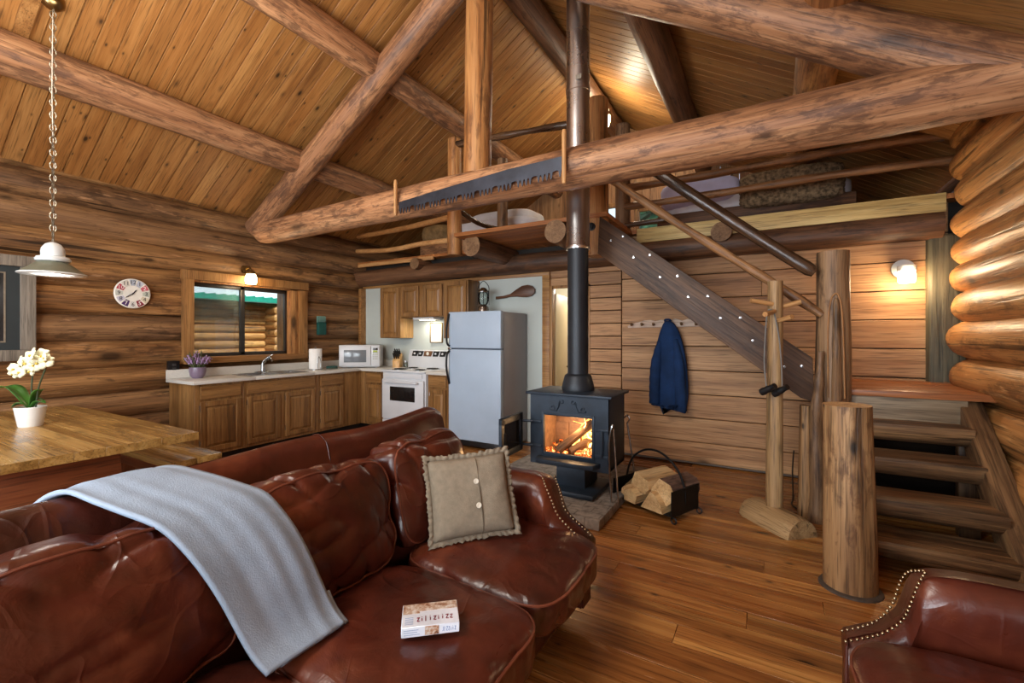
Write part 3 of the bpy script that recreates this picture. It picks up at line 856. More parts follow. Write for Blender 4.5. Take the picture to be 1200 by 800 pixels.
# crosscut saw hung on the beam, with its two upright handles
sw = wthing('crosscut_saw', 'long old crosscut saw with toothed edge hung on the cross beam', 'saw', (-2.3, 3.20, 2.72))
yS = 3.215
x0, x1 = -3.13, -1.40
top = [(x0, 2.725), (x0 + .5, 2.765), (x1 - .5, 2.815), (x1, 2.825)]
poly = [(x0, 2.635)]
n = 46
for i in range(n):
    t = i / n; xa = x0 + (x1 - x0) * t
    zb = 2.622 + .058 * t - .010 * math.sin(PI * t)
    d = (x1 - x0) / n
    if i % 5 == 4:
        poly += [(xa + d * .1, zb + .042), (xa + d * .6, zb + .046)]
    else:
        poly += [(xa + d * .16, zb + .040), (xa + d * .42, zb - .012), (xa + d * .58, zb - .012), (xa + d * .84, zb + .040)]
poly += [(x1, 2.69)] + list(reversed(top))
mb = MB(); mb.prism(poly, yS - .006, yS + .0, 'xz')
wput('blade', mb, M['saw_steel'], sw, smooth=20)
for xx, za, zb in ((x0 - .04, 2.59, 2.95), (x1 + .02, 2.60, 3.03)):
    mb = MB(); mb.lathe([(0, 0), (.015, .005), (.019, .05), (.017, (zb - za) * .5), (.019, zb - za - .04), (.014, zb - za - .004), (0, zb - za)], (xx, yS - .012, za), 14)
    wput('handle', mb, M['peg'], sw, axis='Z')

# ------------------------------------------------------------------ stairs
st = wthing('staircase', 'log staircase turning at a landing up to the loft', 'stairs', (.3, 4.2, 0))
def plank2(p0, p1, w, y0, y1):
    """stringer plank whose centre line runs p0->p1 in the xz plane"""
    a = Vector(p0); b = Vector(p1); d = (b - a).normalized(); n = Vector((-d.y, d.x)) * w / 2
    return [(a.x + n.x, a.y + n.y), (b.x + n.x, b.y + n.y), (b.x - n.x, b.y - n.y), (a.x - n.x, a.y - n.y)]
for yy, dx in ((4.16, 0), (5.12, 0)):
    mb = MB(); mb.prism([(-1.42, 2.58), (.30, 1.245), (.31, .90), (.22, .93), (-1.44, 2.22)], yy, yy + .06, 'xz', .006)
    wput('stringer', mb, M['plank_dark'], st, axis=Vector((1.72, 0, -1.32)))
for k in range(7):
    x = .12 - k * .235; z = 1.20 + k * .185
    mb = MB(); mb.box(x - .14, 4.22, z - .05, x + .14, 5.12, z, .01)
    wput('tread', mb, M['stair_wood'], st, axis='Y')
for x, z in ((-1.09, 2.15), (-.94, 2.16), (-.85, 1.95), (-.70, 1.95), (-.61, 1.76), (-.45, 1.76), (-.35, 1.57), (-.20, 1.57), (-.11, 1.38), (.03, 1.39), (.11, 1.17), (.23, 1.18), (-1.31, 2.33), (-1.19, 2.36)):
    mb = MB(); mb.lathe([(0, 0), (.013, 0), (.011, .006), (0, .008)], (x, 4.16, z), 10, (0, -1, 0))
    wput('bolt', mb, M['steel'], st)
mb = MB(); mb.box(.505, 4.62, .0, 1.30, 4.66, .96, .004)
wput('shade_board', mb, M['understair_shade'], st, axis='X')  # added board, coloured as the shade seen between the lower treads
# landing and lower flight
mb = MB()
for k, (a, b) in enumerate(((4.22, 4.56), (4.565, 4.90), (4.905, 5.22))):
    mb.box(.50, a, .965, 1.36, b, 1.015, .008)
wput('landing', mb, M['landing'], st, axis='X')
mb = MB(); mb.box(.52, 4.24, .80, 1.20, 4.28, .965, .004)
wput('riser_board', mb, M['grey_board'], st, axis='X')
for k, (z, y) in enumerate(((.80, 4.03), (.60, 3.84), (.40, 3.54), (.20, 3.38))):
    mb = MB()
    prof = []
    for i in range(13):
        th = PI + PI * i / 12
        prof.append((y + .155 + math.cos(th) * .155, z - .025 + math.sin(th) * .115))
    prof += [(y + .31, z), (y, z)]
    mb.prism(prof, .46, 1.18, 'yz', .012)
    wput('tread', mb, M['stair_wood'], st, axis='X')
for xa, xb in ((1.16, 1.285), (.44, .50)):
    mb = MB(); mb.prism([(4.28, .96), (4.50, .96), (3.52, 0.0), (3.18, 0.0)], xa, xb, 'yz', .008)
    wput('stringer', mb, M['stair_wood'], st, axis=Vector((0, 1, .9)))
    mb = MB(); mb.box(xa + .005, 4.29, .0, xb - .005, 4.36, .96, .005)
    wput('support', mb, M['stair_wood'], st, axis='Z')
mb = MB(); mb.tube(catmull([(-.98, 4.12, 2.99), (-.4, 4.11, 2.49), (.0, 4.11, 2.15), (.31, 4.11, 1.90)], 6), [.05] * 16 + [.052, .05, .035], 14)
wput('handrail', mb, M['rail_dark'], st, axis=Vector((1, 0, -.84)))
mb = MB(); mb.tube(catmull([(-1.42, 4.17, 3.02), (-.9, 4.16, 2.58), (-.3, 4.15, 2.10), (.05, 4.15, 1.83), (.36, 4.16, 1.58)], 6), [.036 + .004 * math.sin(i * 1.3) for i in range(25)], 12)
wput('handrail', mb, M['rail_pole'], st, axis=Vector((1, 0, -.8)))

# newel with a slot, root pole beside it, stump post
nw = wthing('newel_post', 'tall brown newel post with an arched slot at the stair turn', 'post', (.43, 4.2, 0))
mb = MB(); mb.log((.425, 4.22, 0), (.435, 4.22, 2.065), .125, .108, 41, .05, 24, .08)
wput('trunk', mb, M['newel'], nw, axis='Z')
mb = MB()
arch = [(-.035, .90), (.055, .90), (.05, 1.5), (.035, 1.68), (.012, 1.74), (-.012, 1.70), (-.03, 1.5)]
c0 = (.44, 4.105)
for sgn, (w, zz) in enumerate(((1, 0),)):
    pts = [(c0[0] + u, c0[1], v) for u, v in arch]
    mb.tube(catmull([(c0[0] - .045, c0[1] + .005, .95), (c0[0] - .05, c0[1], 1.4), (c0[0] - .035, c0[1], 1.66), (c0[0], c0[1], 1.735), (c0[0] + .03, c0[1], 1.66), (c0[0] + .045, c0[1], 1.4), (c0[0] + .055, c0[1] + .005, .95)], 6), .006, 8)
wput('slot_edge', mb, M['post_log'], nw, axis='Z')
mb = MB(); mb.log((c0[0] + .006, c0[1] - .003, .92), (c0[0] + .002, c0[1] - .002, 1.70), .036, .020, 43, .12, 14, .05, 0, 0, .05)
wput('root', mb, M['newel'], nw, axis='Z')
rp = wthing('root_pole', 'thin gnarled pole standing against the tall newel post', 'post', (.31, 4.15, 0))
mb = MB(); mb.tube(catmull([(.315, 4.10, 0), (.325, 4.09, .25), (.315, 4.09, .7), (.325, 4.075, .95), (.335, 4.07, 1.10), (.345, 4.085, 1.3)], 6), [.062 - .0014 * i + .004 * math.sin(i * .9) for i in range(31)], 14)
wput('trunk', mb, M['newel'], rp, axis='Z')
mb = MB(); mb.tube([(.245, 4.12, 0.0), (.25, 4.12, .45), (.255, 4.12, .88)], [.05, .046, .042], 14)
wput('trunk', mb, M['stump_log'], rp, axis='Z')
sp = wthing('stump_post', 'short thick log post standing on the floor in front of the stairs', 'post', (.395, 3.12, 0))
mb = MB(); mb.log((.40, 3.12, .015), (.385, 3.12, 1.03), .128, .115, 45, .03, 28, .07)
for f in mb.bm.faces:
    if len(f.verts) > 8: f.material_index = 1
wput('trunk', mb, [M['stump_log'], M['cutend']], sp, axis='Z')
mb = MB(); mb.lathe([(.02, 0), (.150, 0), (.147, .008), (.132, .016), (.02, .016)], (.40, 3.12, 0), 32)
wput('mortar_ring', mb, plain('grey mortar', (70, 58, 48), .8, 0, .15, 30, .4), sp)
# ------------------------------------------------------------------ kitchen
# panel doors are built facing +X or -Y through a frame matrix: local x = across, local z = up, local -y = outward
def facing(loc, rz):
    return Matrix.Translation(Vector(loc)) @ Matrix.Rotation(rz, 4, 'Z')
def panel_door(root, F, x0, z0, x1, z1, mat='oak', pull=None, name='door'):
    base = Vector(root['_base'])
    fw = .055
    mb = MB()
    mb.box(x0, -.020, z0, x0 + fw, 0, z1, .003, 1, F); mb.box(x1 - fw, -.020, z0, x1, 0, z1, .003, 1, F)
    mb.box(x0 + fw, -.020, z0, x1 - fw, 0, z0 + fw, .003, 1, F); mb.box(x0 + fw, -.020, z1 - fw, x1 - fw, 0, z1, .003, 1, F)
    mb.box(x0 + fw, -.006, z0 + fw, x1 - fw, 0, z1 - fw, 0, 1, F)
    # raised centre field with sloping edges
    a0, a1, c0, c1 = x0 + fw + .006, x1 - fw - .006, z0 + fw + .006, z1 - fw - .006
    k = .028
    o_ = [F @ Vector(p) for p in ((a0, -.006, c0), (a1, -.006, c0), (a1, -.006, c1), (a0, -.006, c1))]
    i_ = [F @ Vector(p) for p in ((a0 + k, -.017, c0 + k), (a1 - k, -.017, c0 + k), (a1 - k, -.017, c1 - k), (a0 + k, -.017, c1 - k))]
    mb.ring_surface([o_, i_])
    return wput(name, mb, M[mat], root, axis='Z', smooth=20)
def drawer_front(root, F, x0, z0, x1, z1, name='drawer'):
    mb = MB(); mb.box(x0, -.02, z0, x1, 0, z1, .007, 2, F)
    return wput(name, mb, M['oak'], root, axis='X' if abs((F.to_3x3() @ Vector((1, 0, 0))).x) > .5 else 'Y', smooth=20)

CZ = .93
XF = -5.33      # cabinet front of the run below the window
lw = facing((XF, 0, 0), R(90))        # local x -> world y, outward (-y) -> world +x
bk = facing((0, 4.67, 0), 0)          # local x -> world x, outward -> -y
def base_unit(name, label, F, x0, x1, depth, doors, drawers, endpanel=False):
    c = F @ Vector(((x0 + x1) / 2, depth / 2, 0))
    t = wthing(name, label, 'cabinet', (c.x, c.y, 0), group='base cabinets')
    mb = MB(); mb.box(x0 + .001, 0.0, .10, x1 - .001, depth, CZ - .04, .002, 1, F)
    wput('body', mb, M['oak'], t, axis='Z')
    mb = MB(); mb.box(x0 + .002, .06, 0, x1 - .002, depth, .10, 0, 1, F)
    wput('toe_kick', mb, M['shadow_gap'], t)
    for (a, b) in drawers: drawer_front(t, F, a, .725, b, .865)
    for (a, b) in doors:
        d = panel_door(t, F, a, .14, b, .695)
        for zz in (.22, .60):
            mb = MB(); mb.tube([tuple(F @ Vector((a - .004, -.010, zz))), tuple(F @ Vector((a - .004, -.010, zz + .06)))], .006, 8)
            bmesh.ops.translate(mb.bm, verts=mb.bm.verts, vec=-Vector(t['_base']))
            h = put('hinge', mb, M['steel'])
            h.parent = d; h.matrix_basis = d.matrix_basis.inverted()
    return t
base_unit('base_cabinet', 'oak base cabinet with one drawer and door at the left end of the counter', lw, 2.42, 2.93, .57, [(2.47, 2.90)], [(2.47, 2.90)])
base_unit('base_cabinet', 'wide oak sink cabinet with two doors below the kitchen window', lw, 2.93, 3.92, .57, [(2.97, 3.38), (3.45, 3.87)], [(2.97, 3.87)])
base_unit('base_cabinet', 'oak base cabinet with drawer and door near the inner corner of the counter', lw, 3.92, 4.40, .57, [(3.96, 4.33)], [(3.96, 4.33)])
cf = wthing('base_cabinet', 'plain oak filler cabinet at the inside corner of the counter', 'cabinet', (-5.5, 4.6, 0), group='base cabinets')
mb = MB(); mb.box(-5.88, 4.401, .10, XF - .001, 5.22, CZ - .04, .002); mb.box(XF, 4.67, .1, -5.241, 5.22, CZ - .04, .002)
wput('body', mb, M['oak'], cf, axis='Z')
mb = MB(); mb.box(-5.86, 4.402, 0, XF - .06, 5.2, .1); wput('toe_kick', mb, M['shadow_gap'], cf)
base_unit('base_cabinet', 'narrow oak base cabinet left of the white range', bk, -5.24, -4.85, .55, [(-5.20, -4.89)], [(-5.20, -4.89)])
base_unit('base_cabinet', 'narrow oak base cabinet between the range and the refrigerator', bk, -4.02, -3.66, .55, [(-3.98, -3.70)], [(-3.98, -3.70)])

ct = wthing('countertop', 'L shaped pale laminate countertop with low backsplash', 'countertop', (-5.6, 3.8, CZ - .04))
mb = MB()
poly = [(-5.90, 2.385), (XF + .045, 2.385), (XF + .045, 4.625), (-4.845, 4.625), (-4.845, 5.24), (-5.90, 5.24)]
hx0, hx1, hy0, hy1 = -5.80, -5.40, 3.05, 3.85
mb.box(-5.90, 2.385, CZ - .04, XF + .045, hy0, CZ, .008); mb.box(-5.90, hy1, CZ - .04, XF + .045, 4.62, CZ, .008)
mb.box(-5.90, hy0, CZ - .04, hx0, hy1, CZ, .004); mb.box(hx1, hy0, CZ - .04, XF + .045, hy1, CZ, .008)
mb.box(-5.90, 4.62, CZ - .04, -4.845, 5.24, CZ, .008)
wput('counter', mb, M['counter'], ct)
mb = MB(); mb.box(-5.90, 2.385, CZ, -5.872, 5.24, CZ + .10, .006); mb.box(-5.872, 5.215, CZ, -4.85, 5.243, CZ + .10, .006)
wput('backsplash', mb, M['counter'], ct)
c2 = wthing('countertop', 'short piece of countertop between range and refrigerator', 'countertop', (-3.84, 4.9, CZ - .04))
mb = MB(); mb.box(-4.025, 4.625, CZ - .04, -3.655, 5.24, CZ, .008)
wput('counter', mb, M['counter'], c2)
mb = MB(); mb.box(-4.02, 5.215, CZ, -3.66, 5.243, CZ + .10, .006); wput('backsplash', mb, M['counter'], c2)

sk = wthing('kitchen_sink', 'double bowl sink set into the counter below the window', 'sink', (-5.6, 3.45, CZ - .2))
mb = MB()
def bowl(y0, y1, x0=-5.78, x1=-5.43):
    rim = [(x0 - .03, y0 - .03), (x1 + .03, y0 - .03), (x1 + .03, y1 + .03), (x0 - .03, y1 + .03)]
    a = [Vector((x, y, CZ + .006)) for x, y in rim]
    b = [Vector((x, y, CZ + .006)) for x, y in ((x0, y0), (x1, y0), (x1, y1), (x0, y1))]
    c = [Vector((x, y, CZ - .15)) for x, y in ((x0 + .03, y0 + .03), (x1 - .03, y0 + .03), (x1 - .03, y1 - .03), (x0 + .03, y1 - .03))]
    e = [Vector((x, y, CZ + .001)) for x, y in rim]
    mb.ring_surface([e, a, b, c], False, True)
bowl(3.09, 3.42); bowl(3.49, 3.81)
wput('bowl', mb, M['steel'], sk)
fa = wthing('faucet', 'chrome single lever kitchen faucet behind the sink', 'faucet', (-5.83, 3.46, CZ))
mb = MB(); mb.box(-5.855, 3.36, CZ, -5.805, 3.56, CZ + .018, .008); mb.lathe([(0, 0), (.026, 0), (.024, .10), (.018, .125), (0, .13)], (-5.83, 3.46, CZ + .015), 16)
wput('base', mb, M['steel'], fa)
mb = MB(); mb.tube(catmull([(-5.83, 3.46, CZ + .08), (-5.75, 3.46, CZ + .17), (-5.66, 3.46, CZ + .19), (-5.61, 3.46, CZ + .15)], 6), .014, 10)
wput('spout', mb, M['steel'], fa)
mb = MB(); mb.tube([(-5.83, 3.46, CZ + .14), (-5.80, 3.51, CZ + .20), (-5.77, 3.56, CZ + .235)], [.014, .011, .009], 10)
wput('lever', mb, M['steel'], fa)

ht = wthing('potted_heather', 'lilac heather in a mauve pot at the left end of the counter', 'plant', (-5.70, 2.62, CZ))
mb = MB(); mb.lathe([(0, 0), (.05, 0), (.075, .03), (.085, .08), (.082, .125), (.074, .125), (.072, .10), (0, .10)], (-5.70, 2.62, CZ), 24)
wput('pot', mb, M['mauve_pot'], ht)
rnd = random.Random(8); g = MB(); fl = MB()
for i in range(70):
    a = rnd.random() * 2 * PI; s = rnd.random() ** .6
    b = Vector((-5.70 + .04 * s * math.cos(a), 2.62 + .04 * s * math.sin(a), CZ + .10))
    tip = b + Vector((math.cos(a) * .11 * s, math.sin(a) * .11 * s, .13 + .12 * rnd.random() * (1.2 - s)))
    tip.z = min(tip.z, CZ + .34)
    g.tube([b, b.lerp(tip, .6) + Vector((0, 0, .01)), tip], [.004, .003, .002], 5)
    k = rnd.randint(4, 7)
    if rnd.random() < .78:
        for j in range(k):
            q = b.lerp(tip, .5 + .5 * j / k) + Vector((rnd.uniform(-.008, .008), rnd.uniform(-.008, .008), 0))
            fl.ball(q, .008, .008, .009, 6, 4)
    else:
        for j in range(6):
            q = b.lerp(tip, .4 + .6 * j / 6); g.ball(q, .006, .006, .012, 5, 4)
wput('foliage', g, M['heather_green'], ht); wput('flowers', fl, M['heather'], ht)

ol = wthing('outlet_box', 'black outlet box on the log wall behind the heather', 'outlet', (-5.90, 2.47, 1.06))
mb = MB(); mb.box(-5.925, 2.405, 1.0, -5.875, 2.515, 1.13, .006); wput('box', mb, M['black_plastic'], ol)
mb = MB()
for z in (1.04, 1.085): mb.box(-5.876, 2.44, z - .014, -5.871, 2.48, z + .014, .004)
wput('socket', mb, plain('dark grey sockets', (60, 58, 58), .4), ol)

pt = wthing('paper_towel_holder', 'white paper towel roll on a wire holder beside the sink', 'paper towel', (-5.62, 4.10, CZ))
mb = MB(); mb.lathe([(0, 0), (.09, 0), (.09, .012), (0, .014)], (-5.62, 4.10, CZ), 28); mb.tube([(-5.62, 4.10, CZ), (-5.62, 4.10, CZ + .33)], .008, 8)
mb.tube(catmull([(-5.535, 4.075, CZ + .01), (-5.53, 4.07, CZ + .12), (-5.53, 4.09, CZ + .19), (-5.53, 4.12, CZ + .12), (-5.535, 4.12, CZ + .01)], 5), .004, 6)
wput('holder', mb, M['steel'], pt)
mb = MB(); mb.lathe([(.022, .014), (.084, .014), (.086, .02), (.086, .295), (.084, .30), (.022, .30)], (-5.62, 4.10, CZ), 32)
wput('roll', mb, M['paper_towel'], pt)
sb = wthing('scrub_brush', 'small dark green scrubbing brush on the counter', 'brush', (-5.52, 4.30, CZ))
mb = MB(); mb.cushion((-5.52, 4.30, CZ + .034), (.05, .085, .014), 3, None, 2, 0, 6); wput('handle', mb, M['teal'], sb)
mb = MB()
for i in range(6):
    for j in range(10):
        mb.tube([(-5.555 + i * .014, 4.235 + j * .0145, CZ + .028), (-5.555 + i * .014, 4.235 + j * .0145, CZ)], .005, 5)
wput('bristles', mb, M['stem'], sb)

# microwave in the corner, turned to the room
mwl = (-5.50, 4.83, CZ)
mw = thing('microwave', 'white microwave oven in the corner of the counter', 'microwave', mwl, R(40))
W, H, D_ = .60, .345, .40
mb = MB(); mb.box(-W / 2, -D_ / 2, .012, W / 2, D_ / 2, H, .012, 3)
for sx in (-1, 1):
    for sy in (-1, 1): mb.lathe([(0, 0), (.015, 0), (.015, .014), (0, .014)], (sx * .24, sy * .15, 0), 10)
put('body', mb, M['white_enamel'], mw)
d = MB(); d.box(-W / 2 + .01, -D_ / 2 - .02, .03, .165, -D_ / 2, H - .015, .008); dr = put('door', d, M['white_enamel'], mw)
d = MB(); d.box(-W / 2 + .075, -D_ / 2 - .0235, .085, .10, -D_ / 2 - .019, H - .075, .002); put('window', d, M['grey_glass'], dr)
d = MB(); d.box(.17, -D_ / 2 - .018, .03, W / 2 - .008, -D_ / 2, H - .015, .006); cp = put('control_panel', d, M['white_enamel'], mw)
d = MB(); d.box(.195, -D_ / 2 - .0205, .27, .268, -D_ / 2 - .017, .30, .001); put('display', d, M['dark_glass'], cp)
d = MB()
for i in range(3):
    for j in range(4): d.box(.193 + i * .027, -D_ / 2 - .0205, .125 + j * .032, .213 + i * .027, -D_ / 2 - .017, .147 + j * .032, .002)
put('buttons', d, plain('pale grey keys', (176, 178, 170), .5), cp)
d = MB(); d.box(.20, -D_ / 2 - .0205, .235, .262, -D_ / 2 - .0175, .262, .001); put('sticker', d, plain('lime sticker', (170, 190, 60), .5), cp)

# range
rx0, rx1 = -4.845, -4.03
rg = wthing('kitchen_range', 'white electric coil range between the base cabinets', 'stove', ((rx0 + rx1) / 2, 4.9, 0))
mb = MB(); mb.box(rx0 + .004, 4.64, .02, rx1 - .004, 5.22, .90, .006); mb.box(rx0 + .002, 4.61, .90, rx1 - .002, 5.23, .93, .01)
wput('body', mb, M['white_enamel'], rg)
mb = MB(); mb.prism([(5.16, .93), (5.235, .93), (5.235, 1.20), (5.195, 1.20), (5.165, 1.10)], rx0 + .004, rx1 - .004, 'yz', .006)
bg = wput('backguard', mb, M['white_enamel'], rg)
mb = MB(); mb.box(rx0 + .02, 4.605, .24, rx1 - .02, 4.64, .80, .008); dr = wput('oven_door', mb, M['white_enamel'], rg)
def sub(name, mb, mat, part, root, **kw):
    o = wput(name, mb, mat, root, **kw)
    mbs = o.matrix_basis.copy(); o.parent = part; o.matrix_basis = part.matrix_basis.inverted() @ mbs
    return o
mb = MB(); mb.box(rx0 + .18, 4.60, .50, rx1 - .17, 4.608, .70, .003); sub('oven_window', mb, M['dark_glass'], dr, rg)
mb = MB(); mb.tube([(rx0 + .10, 4.57, .765), (rx1 - .10, 4.57, .765)], .014, 10)
for xx in (rx0 + .10, rx1 - .10): mb.tube([(xx, 4.57, .765), (xx, 4.61, .765)], .010, 8)
sub('handle', mb, M['white_enamel'], dr, rg)
mb = MB(); mb.box(rx0 + .06, 4.625, .82, rx1 - .06, 4.645, .885, .004); wput('front_panel', mb, M['white_enamel'], rg)
mb = MB(); mb.box(rx0 + .02, 4.61, .05, rx1 - .02, 4.64, .22, .008); wput('drawer', mb, M['white_enamel'], rg)
for (bx, by, br) in ((rx0 + .22, 4.76, .095), (rx1 - .22, 4.76, .075), (rx0 + .22, 5.03, .075), (rx1 - .22, 5.03, .095)):
    mb = MB(); mb.lathe([(br + .02, .93), (br + .02, .934), (br, .932), (.0, .931)], (bx, by, 0), 28)
    bo = wput('burner', mb, M['steel'], rg)
    mb = MB(); pts = []
    for i in range(70):
        a = i / 69 * 2 * PI * 3.2; r = .015 + (br - .02) * i / 69
        pts.append((bx + r * math.cos(a), by + r * math.sin(a), .94))
    mb.tube(pts, .006, 6); sub('coil', mb, M['coil'], bo, rg)
# dark and brown control plates along the backguard
for i, (xa, xb, kk) in enumerate(((.06, .16, 0), (.18, .26, 0), (.29, .44, 1), (.47, .57, 0), (.60, .70, 0))):
    mb = MB(); mb.prism([(xa - .012, 1.105), (xb - .012, 1.105), (xb + .012, 1.185), (xa + .012, 1.185)], 5.150, 5.176, 'xz', .002)
    bmesh.ops.translate(mb.bm, verts=mb.bm.verts, vec=(rx0 + .03, 0.012, 0))
    sub('control_plate', mb, M['black_plastic'] if kk == 0 else plain('brown clock plate', (112, 78, 52), .35), bg, rg)
    if kk == 0:
        mb = MB(); mb.lathe([(0, 0), (.017, 0), (.014, .014), (0, .016)], (rx0 + .03 + (xa + xb) / 2, 5.162, 1.145), 14, (0, -1, 0)); sub('knob', mb, M['white_enamel'], bg, rg)
    else:
        mb = MB(); mb.lathe([(0, 0), (.026, 0), (.024, .006), (0, .007)], (rx0 + .03 + (xa + xb) / 2, 5.162, 1.145), 18, (0, -1, 0)); sub('clock_dial', mb, M['paper'], bg, rg)

kb = wthing('knife_block', 'slanted light wood knife block with black handled knives', 'knife block', (-4.98, 5.08, CZ))
KM = Matrix.Translation((-4.98, 5.08, CZ)) @ Matrix.Rotation(R(25), 4, 'Z')
mb = MB(); mb.prism([(-.09, 0), (.06, 0), (.06, .20), (.03, .215), (-.09, .10)], -.055, .055, 'yz', .004, KM); wput('block', mb, M['oak_pale_lit'], kb, axis='Z')
for i in range(3):
    for j in range(3):
        b = KM @ Vector((-.033 + i * .033, -.055 + j * .035, .14 + j * .033)); d = (KM.to_3x3() @ Vector((0, -.62, .78)))
        mb = MB(); mb.tube([b - d * .01, b + d * .05, b + d * .10], [.010, .012, .010], 8); wput('knife_handle', mb, M['black_plastic'], kb)

sj = wthing('spice_jar', 'small clear glass jar with steel lid beside the knife block', 'jar', (-4.87, 5.14, CZ))
mb = MB(); mb.lathe([(0, 0), (.028, 0), (.03, .006), (.03, .07), (.024, .08), (0, .08)], (-4.87, 5.14, CZ), 18); wput('glass', mb, M['lantern_glass'], sj)
mb = MB(); mb.lathe([(0, .078), (.027, .078), (.027, .098), (0, .10)], (-4.87, 5.14, CZ), 18); wput('lid', mb, M['steel'], sj)
# wall cabinets
def wall_unit(label, x0, x1, z0, z1, doors, side=None):
    t = wthing('wall_cabinet', label, 'cabinet', ((x0 + x1) / 2, 5.1, z0), group='oak wall cabinets')
    mb = MB(); mb.box(x0 + .001, 4.965, z0, x1 - .001, 5.248, z1, .003)
    wput('body', mb, M['oak'], t, axis='Z')
    for a, b in doors: panel_door(t, facing((0, 4.963, 0), 0), a, z0 + .012, b, z1 - .015)
    if side:
        mb = MB(); mb.box(x1 - .004, 4.97, z0 + .004, x1 + .002, 5.246, z0 + .30, .001); wput('lit_end_panel', mb, M['oak_pale_lit'], t, axis='Z')  # paler panel paints the light falling on the cabinet's exposed side
    return t
wall_unit('tall oak wall cabinet at the left, above the knife block', -5.235, -4.815, 1.38, 2.16, [(-5.22, -4.83)], True)
wall_unit('short two door oak wall cabinet above the range', -4.813, -3.985, 1.69, 2.165, [(-4.79, -4.44), (-4.35, -4.0)])
wall_unit('tall oak wall cabinet at the right, next to the refrigerator', -3.983, -3.56, 1.38, 2.19, [(-3.965, -3.58)])
hd = wthing('range_hood_light', 'lit lamp under the short cabinet above the range', 'light', (-4.4, 5.1, 1.66))
mb = MB(); mb.box(-4.6, 5.0, 1.655, -4.2, 5.2, 1.688, .006); wput('housing', mb, M['white_enamel'], hd)
mb = MB(); mb.box(-4.5, 5.04, 1.645, -4.3, 5.16, 1.656, .003); wput('diffuser', mb, M['bulb_dim'], hd)
fp = wthing('framed_notice', 'small framed white notice on the wall above the range', 'picture', (-4.12, 5.24, 1.33))
mb = MB()
NX = -.225
for bx in ((-4.24 + NX, -4.228 + NX, 1.31, 1.61), (-4.012 + NX, -4.0 + NX, 1.31, 1.61), (-4.24 + NX, -4.0 + NX, 1.31, 1.322), (-4.24 + NX, -4.0 + NX, 1.598, 1.61)): mb.box(bx[0], 5.226, bx[2], bx[1], 5.25, bx[3], .002)
wput('frame', mb, M['brass'], fp)
mb = MB(); mb.box(-4.232 + NX, 5.236, 1.318, -4.008 + NX, 5.246, 1.602); wput('paper', mb, M['paper'], fp)
mb = MB()
rnd = random.Random(2)
for i in range(12):
    z = 1.565 - i * .017
    mb.box(-4.19 + NX, 5.2345, z, -4.19 + NX + rnd.uniform(.07, .12), 5.2365, z + .003)
wput('text_lines', mb, plain('pale grey print', (176, 176, 176), .8), fp)

# refrigerator
fx0, fx1 = -3.575, -2.785
fr = wthing('refrigerator', 'white two door refrigerator beside the kitchen counter', 'refrigerator', ((fx0 + fx1) / 2, 4.9, 0))
mb = MB(); mb.box(fx0 + .003, 4.63, .03, fx1 - .003, 5.22, 1.712, .008)
wput('body', mb, M['fridge_side'], fr)
mb = MB(); mb.box(fx0, 4.55, .10, fx1, 4.622, 1.245, .012, 3); d1 = wput('fridge_door', mb, M['fridge'], fr)
mb = MB(); mb.box(fx0, 4.55, 1.26, fx1, 4.622, 1.722, .012, 3); d2 = wput('freezer_door', mb, M['fridge'], fr)
mb = MB(); mb.box(fx0 + .01, 4.60, .02, fx1 - .01, 4.64, .09, .003); wput('kick_grille', mb, M['black_plastic'], fr)
mb = MB(); mb.box(fx0 + .006, 4.60, 1.24, fx1 - .006, 4.63, 1.266); wput('door_gasket', mb, plain('grey gasket', (84, 90, 100), .6), fr)
mb = MB(); mb.tube(catmull([(fx0 + .02, 4.545, 1.285), (fx0 + .012, 4.505, 1.33), (fx0 + .008, 4.50, 1.5), (fx0 + .014, 4.545, 1.70)], 6), .014, 8); sub('handle', mb, M['black_plastic'], d2, fr)
mb = MB(); mb.tube(catmull([(fx0 + .02, 4.545, 1.225), (fx0 + .012, 4.505, 1.17), (fx0 + .008, 4.50, 1.0), (fx0 + .018, 4.545, .80)], 6), .014, 8); sub('handle', mb, M['black_plastic'], d1, fr)
mb = MB(); mb.box(fx0 + .0, 4.536, 1.236, fx0 + .05, 4.556, 1.268, .004); wput('hinge_cover', mb, M['steel'], fr)

ln = wthing('lantern', 'clear glass camping lantern with wire handle on top of the refrigerator', 'lantern', (-3.32, 4.98, 1.712))
L0 = (-3.32, 4.98, 1.712)
mb = MB(); mb.lathe([(0, 0), (.075, 0), (.078, .02), (.07, .09), (.05, .11), (.045, .125), (0, .125)], L0, 24); wput('fuel_tank', mb, plain('dull chrome lantern tank', (130, 118, 108), .22, .9), ln)
mb = MB(); mb.lathe([(.055, .125), (.07, .17), (.072, .25), (.058, .29)], L0, 24); wput('glass_globe', mb, M['lantern_glass'], ln)
mb = MB(); mb.lathe([(0, .29), (.075, .285), (.078, .30), (.05, .33), (.03, .35), (0, .355)], L0, 24); wput('cap', mb, M['steel'], ln)
mb = MB(); mb.tube(catmull([(L0[0] - .08, L0[1], L0[2] + .26), (L0[0] - .085, L0[1], L0[2] + .36), (L0[0], L0[1], L0[2] + .44), (L0[0] + .085, L0[1], L0[2] + .36), (L0[0] + .08, L0[1], L0[2] + .26)], 6), .005, 8)
for a in range(4): mb.tube([(L0[0] + .075 * math.cos(a * PI / 2 + .6), L0[1] + .075 * math.sin(a * PI / 2 + .6), L0[2] + .12), (L0[0] + .075 * math.cos(a * PI / 2 + .6), L0[1] + .075 * math.sin(a * PI / 2 + .6), L0[2] + .30)], .004, 6)
wput('wire_frame', mb, M['black_metal'], ln)

